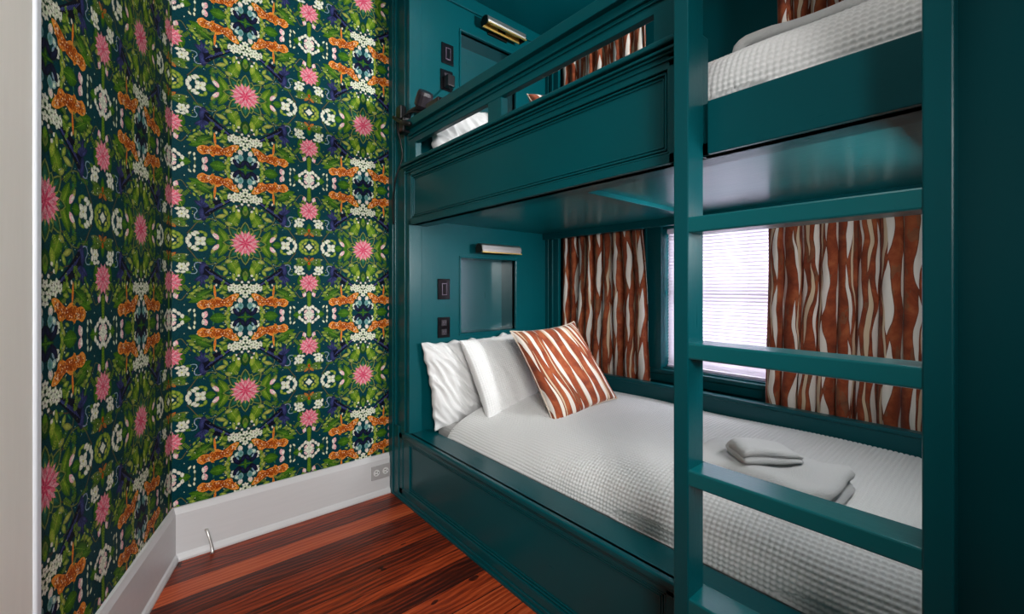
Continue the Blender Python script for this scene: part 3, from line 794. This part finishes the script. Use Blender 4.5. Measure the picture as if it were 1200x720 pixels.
# uprights between headboard and window, and the rails beside the mattresses
for za, zb in ((0.2, 1.475), (1.6, 2.80)):
    part('window_upright', MB().box((2.094, 1.985, za), (2.12, YH, zb)).box((2.085, 2.03, za), (2.095, 2.045, zb)).box((2.085, 2.07, za), (2.095, YH, zb)), M['teal_z'], 0.002)
part('window_side_rail', MB().box((2.055, Y0 + .03, 0.552), (2.088, YH, 0.630)).box((2.050, Y0 + .03, 0.622), (2.094, YH, 0.640)), M['teal_y'], 0.004)
part('window_side_rail', MB().box((2.055, Y0 + .03, 1.78), (2.088, YH, 1.89)), M['teal_y'], 0.004)
# alcove ceiling and crown line
part('alcove_ceiling', MB().box((XF, Y0, 2.855), (XW, YW - .01, 2.87)), M['teal_y'], 0)
part('crown_moulding', MB().box((XF + .05, YH - 0.014, 2.775), (XW - .02, YH, 2.786)).box((XF + .05, YH - .006, 2.786), (XW - .02, YH, 2.855)).box((XW - .014, Y0 + .03, 2.775), (XW, YH, 2.786)), M['teal_x'], 0.002)

# tall boarded panel right of the ladder
m = MB(); m.box((XF, YB, 0), (XF + 0.04, -0.851, 2.95))
struct(m.build('wall_right', M['teal_z']))

# ------------------------------------------------------------------ ladder
XL = 0.985
lad = thing('ladder', 'dark teal fixed wooden ladder standing against the bunk bed front', 'ladder', (XL, 0.33, 0))
def lpart(name, mb, mat, bevel=0.003):
    mb.v = [(x - XL, y - 0.33, z) for x, y, z in mb.v]; return mb.build(name, mat, lad, bevel=bevel)
lpart('stile', MB().box((XL, 0.510, 0), (XL + 0.076, 0.548, 2.9)), M['teal_z'])
lpart('stile', MB().box((XL, 0.067, 0), (XL + 0.076, 0.105, 2.9)), M['teal_z'])
for zt in (1.318, 1.0165, 0.714, 0.4065, 0.104):
    lpart('rung', MB().box((XL + .002, 0.096, zt - 0.038), (XL + 0.085 if .3 < zt < 1.3 else XL + .072, 0.520, zt)), M['gloss_y_lit'], 0.004)

# ------------------------------------------------------------------ curtains
def curtain(label, x, ya, yb, z0, z1, folds, seed, flare=0.0, pinch=0.0, group='rust patterned curtains beside the bunk windows'):
    root = thing('curtain', label, 'curtain', (x, (ya + yb) / 2, z0), group=None)
    cy = (ya + yb) / 2; wd = yb - ya
    nu, nv = folds * 14, 40
    V, Fc, UV = [], [], []
    ph = [random.Random(seed + k).uniform(-.5, .5) for k in range(60)]
    def pos(u, v):
        z = v * (z1 - z0)
        k = u * folds; i = int(k)
        amp = 0.022 + 0.008 * ph[i % 50]
        yy = (u - .5) * wd + 0.010 * math.sin(2 * PI * k * 1.0 + 1.3) + .012 * ph[(i * 3) % 50] * math.sin(PI * (k - i))
        xx = amp * math.sin(2 * PI * k + 0.5 * math.sin(v * 3 + seed + u * 5)) + .006 * math.sin(v * 6 + u * 20)
        xx *= (0.75 + 0.35 * (1 - v))
        # sideways shape of the free edge
        e = (1 - v)
        yy += (u < .5) * flare * (1 - 2 * u) * (e ** 1.5 - pinch * math.sin(PI * min(1, e * 1.6)) )
        yy += 0.006 * math.sin(v * 5 + seed)
        return (xx, yy, z)
    # arc length for the uv
    arcs = [0]
    for i in range(nu):
        a, b = Vector(pos(i / nu, .5)), Vector(pos((i + 1) / nu, .5)); arcs.append(arcs[-1] + (b - a).length)
    for j in range(nv + 1):
        for i in range(nu + 1):
            V.append(pos(i / nu, j / nv)); UV.append((arcs[i] + seed * .37, j / nv * (z1 - z0) + z0))
    for j in range(nv):
        for i in range(nu):
            a = j * (nu + 1) + i; Fc.append((a, a + 1, a + nu + 2, a + nu + 1))
    me = bpy.data.meshes.new('drape'); me.from_pydata(V, [], Fc)
    uvl = me.uv_layers.new(name='UVMap')
    for lp in me.loops: uvl.data[lp.index].uv = UV[lp.vertex_index]
    o = link('drape', me, M['curtain'], root, smooth=True)
    so = o.modifiers.new('cloth', 'SOLIDIFY'); so.thickness = 0.0015; so.offset = 0
    return root
curtain('rust and cream curtain behind the pillows, left of the lower window', 2.128, 1.362, 1.975, 0.47, 1.475, 9, 1, flare=-0.062, pinch=-0.25)
curtain('rust and cream curtain right of the lower window, seen between ladder rungs', 2.128, 0.065, 0.725, 0.44, 1.475, 10, 7, flare=-0.0)
curtain('rust curtain seen through the guard rail of the upper bunk', 2.128, 1.345, 1.975, 1.80, 2.640, 9, 1, flare=0)
curtain('rust curtain above the upper bunk mattress, at the top between the ladder stiles', 2.128, 0.065, 0.672, 1.80, 2.640, 10, 4, flare=0)
for z, lb in ((1.490, 0), (2.655, 1)):
    pass
rod = thing('curtain_rod', 'thin brass curtain rod across the upper bunk window', 'curtain rod', (2.145, 1.0, 2.648))
MB().tube([(0, -.95, 0), (0, 1.02, 0)], 0.007, 10).build('rod', M['brass'], rod, smooth=True)
MB().box((-0.010, -0.045, -.03), (0.052, -0.030, 0.02)).build('bracket', M['brass'], rod, bevel=.002)

# ------------------------------------------------------------------ bedding
CELL = 0.0145
def waf(a, b, amp=0.0022):
    """waffle weave height at cloth coordinates a,b (metres)"""
    return amp * min(abs(math.sin(PI * a / CELL)), abs(math.sin(PI * b / CELL))) ** 0.7
def interp(tab, t):
    for (a, b) in zip(tab, tab[1:]):
        if t <= b[0]:
            q = (t - a[0]) / (b[0] - a[0]); q = q * q * (3 - 2 * q) if False else q
            return tuple(a[k] + (b[k] - a[k]) * q for k in range(1, len(a)))
    return tab[-1][1:]
def smooth_profile(pts, n):
    pp = catmull(pts, 16, False)
    d = [0]
    for a, b in zip(pp, pp[1:]): d.append(d[-1] + math.hypot(b[0] - a[0], b[1] - a[1]))
    out = []; k = 0
    for i in range(n + 1):
        t = d[-1] * i / n
        while k < len(d) - 2 and d[k + 1] < t: k += 1
        q = (t - d[k]) / (d[k + 1] - d[k]); out.append((pp[k][0] + (pp[k + 1][0] - pp[k][0]) * q, pp[k][1] + (pp[k + 1][1] - pp[k][1]) * q))
    return out, d[-1]
def bedspread(label, prof_head, prof_foot, y_head, y_foot, dz, seed, edge_skew=0.0):
    nu, nv = 276, 516
    ph, L1 = smooth_profile(prof_head, nu); pf_, L2 = smooth_profile(prof_foot, nu)
    ln = y_head - y_foot
    V = []
    P = []
    for j in range(nv + 1):
        v = j / nv; y = y_head - ln * v
        b = min(1, max(0, (v - .12) / .55)); b = b * b * (3 - 2 * b)
        row = []
        for i in range(nu + 1):
            x = ph[i][0] * (1 - b) + pf_[i][0] * b; z = ph[i][1] * (1 - b) + pf_[i][1] * b
            u = i / nu
            sd = math.exp(-(u / .30) ** 2)
            # soft rolls along the hanging side and broad billows on top
            nz = noise.noise(Vector((x * 2.2, y * 1.7, seed)))
            z += 0.014 * nz * (1 - sd * .6) * min(1, u * 6)
            x += sd * min(1, u * 12) * (0.018 * noise.noise(Vector((3.1, y * 3.2, seed + 4))) + 0.012 * noise.noise(Vector((z * 4, y * 5.5, seed + 9))))
            if v < .04: z -= 0.012 * (1 - v / .04) ** 2
            row.append(Vector((x, y + edge_skew * u * (1 - v) , z + dz)))
        P.append(row)
    for j in range(nv + 1):
        for i in range(nu + 1):
            a = P[j][min(i + 1, nu)] - P[j][max(i - 1, 0)]; b = P[min(j + 1, nv)][i] - P[max(j - 1, 0)][i]
            n = a.cross(b)
            if n.z < 0 and n.x > 0: n = -n
            n = n.normalized()
            if n.z < -.05: n = -n
            V.append(P[j][i] + n * waf(i / 4 * CELL, j / 4 * CELL, 0.0050))
    o0 = Vector((1.6, 1.0, V[0].z))
    V = [tuple(p - o0) for p in V]
    F_ = []
    for j in range(nv):
        for i in range(nu):
            a = j * (nu + 1) + i; F_.append((a, a + nu + 1, a + nu + 2, a + 1))
    me = bpy.data.meshes.new('bedspread'); me.from_pydata(V, [], F_)
    o = link('bedspread', me, M['waffle'], None, smooth=True); o.location = o0
    tag(o, label, 'bedspread')
    return o
bedspread('white waffle bedspread on the lower bunk mattress',
          [(1.198, .372), (1.235, .418), (1.32, .462), (1.52, .515), (1.78, .552), (2.045, .556)],
          [(1.200, .372), (1.204, .44), (1.250, .505), (1.38, .545), (1.70, .560), (2.045, .554)], 1.93, 0.06, 0, 2.0)
bedspread('white waffle bedspread on the upper bunk mattress',
          [(1.150, .29), (1.165, .37), (1.22, .43), (1.40, .47), (1.75, .48), (2.045, .47)],
          [(1.130, .28), (1.138, .36), (1.19, .43), (1.34, .475), (1.70, .48), (2.045, .47)], 1.93, 0.06, 1.335, 5.0)
def mattress(z0, z1, label):
    m = MB().box((1.215, 0.07, z0), (2.035, 2.07, z1))
    o = m.build('mattress', M['mattress'], bevel=0.04, seg=4); tag(o, label, 'mattress')
mattress(0.20, 0.415, 'grey white mattress under the lower bunk bedspread')
mattress(1.548, 1.745, 'grey white mattress under the upper bunk bedspread')

def pillow(name, label, cat, c, wdt, hgt, thick, axu, axv, mat, waffle_amp=0.0, seed=0, wrinkle=0.0, pipe=None, n=90, uv=None, sag=0.0, corner=0.0, crumple=0.0, dtr=(0, 0, 0)):
    """c = centre, axu = width direction, axv = height direction (vectors)"""
    axu = Vector(axu).normalized(); axv = Vector(axv); axv = (axv - axu * axv.dot(axu)).normalized(); nn = axu.cross(axv).normalized()
    V, F_, UVs = [], [], []
    def base(a, b, side):
        # a,b in -1..1
        ea, eb = (1 - abs(a) ** 2.6), (1 - abs(b) ** 2.6)
        t = thick / 2 * max(0, ea * eb) ** 0.42
        pin_u = 1 - 0.055 * (1 - abs(b) ** 2) * (abs(a) ** 3); pin_v = 1 - 0.055 * (1 - abs(a) ** 2) * (abs(b) ** 3)
        # edges draw in between the corners
        x = a * wdt / 2 * (pin_u + corner * (abs(a * b)) ** 6); y = b * hgt / 2 * (pin_v + corner * (abs(a * b)) ** 6)
        w_ = wrinkle * (noise.noise(Vector((a * 2.0 * (1 + .4 * b) + b, b * 1.1, seed))) * .7 + noise.noise(Vector((a * 7 + b * 2.2, b * 1.3, seed + 3))) * .5) * (ea * eb) ** .3
        if crumple:
            w_ += crumple * (abs(noise.noise(Vector(((a + b * .45) * 7.0, b * 1.5, seed + 7)))) * -1.2 + .25) * (ea * eb) ** .25
            x += crumple * .45 * noise.noise(Vector((b * 4, seed, a * 2))) * abs(a) ** 4
            y += crumple * .45 * noise.noise(Vector((a * 5, seed + 2, 0))) * abs(b) ** 4
        x += sag * (b * b - 1) * .3
        return Vector((x, y, side * (t + w_ * (1 if side > 0 else .3))))
    idx = {}
    for side in (1, -1):
        P = [[base(-1 + 2 * i / n, -1 + 2 * j / n, side) for i in range(n + 1)] for j in range(n + 1)]
        for j in range(n + 1):
            for i in range(n + 1):
                edge = i in (0, n) or j in (0, n)
                if side < 0 and edge: idx[(side, i, j)] = idx[(1, i, j)]; continue
                p = P[j][i]
                if waffle_amp and not edge:
                    p = p + Vector((0, 0, side * waf(i / 4 * CELL, j / 4 * CELL, waffle_amp)))
                idx[(side, i, j)] = len(V)
                V.append(tuple(axu * p.x + axv * p.y + nn * p.z + Vector(dtr) * ((i / n) * (j / n))))
                UVs.append((i / n * wdt, j / n * hgt))
        for j in range(n):
            for i in range(n):
                q = (idx[(side, i, j)], idx[(side, i + 1, j)], idx[(side, i + 1, j + 1)], idx[(side, i, j + 1)])
                F_.append(q if side > 0 else q[::-1])
    me = bpy.data.meshes.new(name); me.from_pydata(V, [], F_)
    uvl = me.uv_layers.new(name='UVMap')
    for lp in me.loops:
        a = UVs[lp.vertex_index]; uvl.data[lp.index].uv = uv(*a) if uv else a
    o = link(name, me, mat, None, smooth=True); o.location = c
    tag(o, label, cat)
    if pipe:
        ring = [(i, 0) for i in range(0, n, 3)] + [(n, j) for j in range(0, n, 3)] + [(n - i, n) for i in range(0, n, 3)] + [(0, n - j) for j in range(0, n, 3)]
        pts = [V[idx[(1, i, j)]] for i, j in ring]; pts.append(pts[0])
        MB().tube(pts, 0.0035, 6, cap=False).build('piping', pipe, o, smooth=True)
    return o
def frame_from(bl, br, tl):
    bl, br, tl = Vector(bl), Vector(br), Vector(tl)
    u = br - bl; v = tl - bl
    return bl + u / 2 + v / 2, u.length, v.length, u, v
def put_pillow(name, label, cat, bl, br, tl, **kw):
    c, wd, hg, u, v = frame_from(bl, br, tl)
    return pillow(name, label, cat, c, wd, hg, kw.pop('thick'), u, v, kw.pop('mat'), **kw)
piping = simple('cream_piping_cotton', (.75, .62, .50), .8)
put_pillow('pillow', 'crumpled plain white pillow leaning on the lower headboard, leftmost on the bed', 'pillow',
           (1.205, 2.000, .395), (1.80, 2.005, .46), (1.078, 2.050, .850), thick=.12, mat=M['sheet'], wrinkle=.020, crumple=.05, seed=3, n=110, dtr=(0, 0, -.06))
put_pillow('pillow', 'white waffle pillow between the plain pillow and the rust cushion on the lower bunk', 'pillow',
           (1.375, 1.78, .455), (1.86, 1.80, .53), (1.262, 1.940, .862), thick=.13, mat=M['waffle'], waffle_amp=.0036, seed=5, wrinkle=.010, n=150, dtr=(0, 0, -.055))
put_pillow('cushion', 'rust and cream patterned square cushion at the front of the lower bunk pillows', 'cushion',
           (1.520, 1.425, .495), (1.885, 1.345, .590), (1.402, 1.690, .912), thick=.15, mat=M['cushion'], seed=8, wrinkle=.008, pipe=piping, n=70,
           uv=lambda a, b: (a + (b - .2) * .12, b), corner=0.03, dtr=(.02, 0, -.065))
put_pillow('pillow', 'crumpled white pillow at the head of the upper bunk behind the guard rail', 'pillow',
           (1.155, 1.945, 1.75), (1.72, 1.955, 1.80), (1.105, 2.005, 2.085), thick=.13, mat=M['sheet'], wrinkle=.020, crumple=.05, seed=13, n=110, dtr=(0, 0, .06))
put_pillow('cushion', 'rust and cream patterned cushion on the upper bunk, its corner above the side board', 'cushion',
           (1.60, 1.44, 1.82), (1.96, 1.38, 1.85), (1.485, 1.700, 2.165), thick=.14, mat=M['cushion'], seed=9, wrinkle=.006, n=60, pipe=piping, dtr=(0, 0, -.05))

# ------------------------------------------------------------------ towels
def folded_towel(label, loc, rz, L, Wd, layers, th, seed, group=None, tilt=0.0):
    """a ribbon of terry folded back and forth; folds run along local x (length Wd), zigzag along local y (length L)"""
    pts = []
    n = 14
    for k in range(layers):
        z = th * (k + .5)
        ys = [(-L / 2 + th * .5) + (L - th) * i / n for i in range(n + 1)]
        if k % 2: ys = ys[::-1]
        for y in ys: pts.append((y, z))
        if k < layers - 1:
            s = 1 if k % 2 == 0 else -1
            ye = ys[-1]
            for a in (-60, -30, 0, 30, 60): pts.append((ye + s * th * .5 * math.cos(R(a)) , z + th * .5 + th * .5 * math.sin(R(a))))
    V, F_ = [], []
    ring = []
    m = len(pts)
    left, right = [], []
    for i, p in enumerate(pts):
        a = pts[max(0, i - 1)]; b = pts[min(m - 1, i + 1)]
        d = Vector((b[0] - a[0], b[1] - a[1])).normalized(); nx, nz = -d.y, d.x
        left.append((p[0] + nx * th * .47, p[1] + nz * th * .47)); right.append((p[0] - nx * th * .47, p[1] - nz * th * .47))
    e0 = [(pts[0][0] - th * .35 , pts[0][1])]; e1s = 1 if layers % 2 else -1; e1 = [(pts[-1][0] + e1s * th * .35, pts[-1][1])]
    loop = left + e1 + right[::-1] + e0
    k = len(loop); nx_ = 36
    for j in range(nx_ + 1):
        u = j / nx_; x = (u - .5) * Wd; rr = 1 - .30 * (abs(2 * u - 1) ** 9)
        for (y, z) in loop:
            nz = noise.noise(Vector((x * 7, y * 7, seed))); n2 = noise.noise(Vector((x * 24, y * 24, z * 30 + seed)))
            edge = .006 * noise.noise(Vector((y * 9, z * 40, seed + (1 if u > .5 else 5)))) * (abs(2 * u - 1) ** 6)
            V.append((x + edge * 2 * (1 if u > .5 else -1), y * (1 - .07 * abs(2 * u - 1) ** 5) + .004 * nz, max(0.001, z * rr * (1 + .34 * nz)) + .0022 * n2 + tilt * y * 0))
    for j in range(nx_):
        for i in range(k):
            i2 = (i + 1) % k; F_.append((j * k + i, j * k + i2, (j + 1) * k + i2, (j + 1) * k + i))
    F_.append(tuple(range(k - 1, -1, -1))); F_.append(tuple(nx_ * k + i for i in range(k)))
    me = bpy.data.meshes.new('towel'); me.from_pydata(V, [], F_)
    bm = bmesh.new(); bm.from_mesh(me); bmesh.ops.recalc_face_normals(bm, faces=bm.faces); bmesh.ops.triangulate(bm, faces=[f for f in bm.faces if len(f.verts) > 4]); bm.to_mesh(me); bm.free()
    o = link('towel', me, M['terry'], None, smooth=True); o.location = loc; o.rotation_euler = (0, 0, rz)
    tag(o, label, 'towel', group)
    return o
folded_towel('large white folded bath towel lying on the lower bunk bedspread', (1.450, 0.495, .550), R(-4), .40, .25, 2, .039, 3)
folded_towel('small white folded hand towel on top of the large folded towel', (1.440, 0.505, .628), R(-38), .115, .17, 2, .022, 9)
folded_towel('light grey folded bath towel at the edge of the upper bunk mattress', (1.47, 0.30, 1.790), R(8), .50, .34, 2, .040, 6)

# ------------------------------------------------------------------ picture lights above the niches
def picture_light(label, x, y, z):
    root = thing('picture_light', label, 'picture light', (x, y, z))
    L = 0.30; x0, x1 = -L / 2, L / 2
    # wall plate and arm
    MB().box((-0.075, -0.014, -0.022), (0.075, 0.0, 0.030)).build('wall_plate', M['bronze'], root, bevel=.003)
    MB().box((-0.030, -0.050, -0.006), (0.030, -0.010, 0.010)).build('arm', M['bronze'], root, bevel=.002)
    # hood: open-bottomed trough
    prof_o = [(-0.040, 0.012), (-0.046, 0.026), (-0.062, 0.032), (-0.088, 0.030), (-0.104, 0.018), (-0.108, -0.006), (-0.104, -0.020)]
    m = MB(); k = len(prof_o)
    th = .003
    inner = [(y_ + (.004 if y_ < -.07 else -.004), z_ - .004) for y_, z_ in prof_o]
    inner[0] = (-.044, .010); inner[-1] = (-.100, -.020)
    m.prism(prof_o + inner[::-1], x0, x1, axis=0)
    m.build('hood', M['steel'], root)
    for xx in (x0, x1 - .005):
        MB().prism([(-.040, -.022), (-.040, .012), (-.046, .026), (-.062, .032), (-.088, .030), (-.104, .018), (-.108, -.006), (-.104, -.022)], xx, xx + .005, axis=0).build('end_cap', M['bronze'], root, bevel=.001)
    MB().prism([(-.040, -.018), (-.046, -.018), (-.050, .016), (-.064, .024), (-.086, .022), (-.098, .010), (-.101, -.016), (-.103, -.016), (-.103, .012), (-.087, .026), (-.062, .028), (-.042, .016)], x0 + .006, x1 - .006, axis=0).build('reflector', M['brass'], root)
    MB().tube([(x0 + .04, -.074, .004), (x0 + .05, -.074, .004), (x1 - .05, -.074, .004), (x1 - .04, -.074, .004)], [.005, .008, .008, .005], 14).build('bulb', M['bulb'], root, smooth=True)
    MB().box((x0, -.112, -.024), (x1, -.100, -.018)).build('front_lip', M['brass'], root, bevel=.001)
    return root
picture_light('nickel picture light mounted above the lower headboard niche', 1.625, YH, 1.375)
picture_light('brass-lined picture light above the upper headboard niche, seen from below', 1.665, YH, 2.712)

# ------------------------------------------------------------------ switches and sockets
def switch(label, x, z):
    root = thing('light_switch', label, 'light switch', (x, YH, z))
    MB().box((-.040, -.007, -.058), (.040, 0, .058)).build('cover_plate', M['black_gloss'], root, bevel=.003)
    MB().box((-.014, -.010, -.034), (.018, -.006, .034)).build('switch_frame', M['lilac'], root, bevel=.001)
    MB().box((-.010, -.013, -.029), (.014, -.008, .029)).build('rocker', M['black_gloss'], root, bevel=.002)
    return root
switch('black wall switch below and left of the lower picture light', 1.282, 1.140)
switch('black wall switch in the upper bunk beside the niche', 1.306, 2.470)
def black_outlet(label, x, z):
    root = thing('power_outlet', label, 'power outlet', (x, YH, z))
    MB().box((-.040, -.007, -.058), (.040, 0, .058)).build('cover_plate', M['black_gloss'], root, bevel=.003)
    for s in (-1, 1):
        f = MB().box((-.017, -.010, s * .026 - .017), (.017, -.006, s * .026 + .017)).build('socket', M['graphite'], root, bevel=.005)
        MB().box((-.008, -.0108, s * .026 - .002), (-.005, -.0098, s * .026 + .008)).box((.005, -.0108, s * .026 - .002), (.008, -.0098, s * .026 + .008)).box((-.002, -.0108, s * .026 - .011), (.002, -.0098, s * .026 - .007)).build('slot', M['lilac'], f)
    return root
black_outlet('black power outlet just above the lower bunk pillows, below a switch', 1.282, 0.925)
black_outlet('black power outlet with a plug in it, in the upper bunk', 1.300, 2.318)
# white outlet in the baseboard, lying sideways
wo = thing('power_outlet', 'pale grey sideways power outlet on the white baseboard', 'power outlet', (1.0, YW - .017, .131))
MB().box((-.058, -.006, -.038), (.058, 0, .038)).build('cover_plate', M['plate'], wo, bevel=.003)
for s in (-1, 1):
    f = MB().tube([(s * .026 - .004, -.004, 0), (s * .026 - .004, -.009, 0)], .0175, 20).build('socket', M['socket'], wo)
    MB().box((s * .026 - .012, -.0098, -.009), (s * .026 - .002, -.0088, -.006)).box((s * .026 - .012, -.0098, .006), (s * .026 - .002, -.0088, .009)).tube([(s * .026 + .006, -.0088, 0), (s * .026 + .006, -.0098, 0)], .003, 8).build('slot', M['plate_dark'], f)
# little metal doorstop hook
ds = MB().tube([(.205, YW - .018, .098), (.208, YW - .030, .092), (.216, YW - .040, .060), (.222, YW - .048, .030), (.224, YW - .055, .012), (.222, YW - .060, .0045)], [.0065, .006, .0055, .0055, .006, .0065], 10).build('door_stop', M['steel'], smooth=True)
tag(ds, 'thin bent metal doorstop sticking out of the white baseboard', 'doorstop')

# ------------------------------------------------------------------ clip-on light at the head of the guard rail
cf = thing('clip_lamp', 'black clip-on lamp clamped to the head of the upper bunk guard rail', 'clip lamp', (XF, 2.03, 2.016))
def cpart(name, mb, mat, bevel=0.0, smooth=False):
    mb.v = [(x - XF, y - 2.03, z - 2.016) for x, y, z in mb.v]; return mb.build(name, mat, cf, bevel=bevel, smooth=smooth)
cpart('clamp', MB().box((XF - .045, 2.06, 2.018), (XF + .055, 2.11, 2.034)).box((XF - .045, 2.06, 1.955), (XF - .030, 2.11, 2.034)).box((XF - .045, 2.06, 1.955), (XF + .0, 2.11, 1.968)), M['black'], .004)
cpart('clamp_lever', MB().tube([(XF - .050, 2.16, 2.055), (XF - .044, 2.06, 2.000), (XF - .040, 1.99, 1.975)], [.010, .012, .011], 8), M['black'], 0, True)
cpart('neck', MB().tube([(XF, 2.085, 2.034), (XF, 2.08, 2.07), (XF + .01, 2.03, 2.075), (XF + .02, 1.96, 2.06)], .013, 10), M['black'], 0, True)
cpart('lamp_head', MB().tube([(XF + .02, 1.985, 2.058), (XF + .02, 1.975, 2.078), (XF + .02, 1.945, 2.122), (XF + .02, 1.935, 2.135)], [.026, .042, .042, .036], 20), M['graphite'], 0, False)
cpart('adapter', MB().box((XF - .005, 1.78, 2.018), (XF + .04, 1.90, 2.056)), M['black'], .006)
cpart('adapter', MB().box((XF - .03, 2.12, 2.040), (XF + .02, 2.175, 2.120)), M['black'], .006)
for pth in ([(XF - .03, 2.15, 2.05), (XF - .045, 2.12, 1.98), (XF - .035, 2.11, 1.92), (XF - .02, 2.12, 1.84), (XF - .035, 2.16, 1.74), (XF - .03, 2.21, 1.62), (XF - .015, 2.235, 1.50)],
            [(XF + .02, 1.90, 2.03), (XF + .01, 1.98, 2.045), (XF - .01, 2.05, 2.06), (XF - .02, 2.13, 2.05)],
            [(XF + .02, 1.79, 2.04), (XF + .05, 1.72, 2.05), (1.20, 1.80, 2.08), (1.27, 2.0, 2.22), (1.300, 2.085, 2.30)]):
    pp = [tuple(p) for p in pth]
    def cr(pts, k=6):
        out = []
        n = len(pts)
        for i in range(n - 1):
            g = lambda j: pts[max(0, min(n - 1, j))]
            for s in range(k):
                t = s / k
                out.append(tuple(.5 * (2 * b + (c - a) * t + (2 * a - 5 * b + 4 * c - d) * t * t + (3 * b - a - 3 * c + d) * t ** 3) for a, b, c, d in zip(g(i - 1), g(i), g(i + 1), g(i + 2))))
        return out + [pts[-1]]
    cpart('cord', MB().tube(cr(pp), .0042, 8), M['black'], 0, True)
cpart('plug', MB().box((1.278, 2.045, 2.27), (1.325, 2.092, 2.335)), M['black'], .006)
cpart('cord_tag', MB().box((1.095, 1.71, 2.040), (1.155, 1.712, 2.066)), M['tag'], .0005)['label'] = 'small white paper tag on the cord'
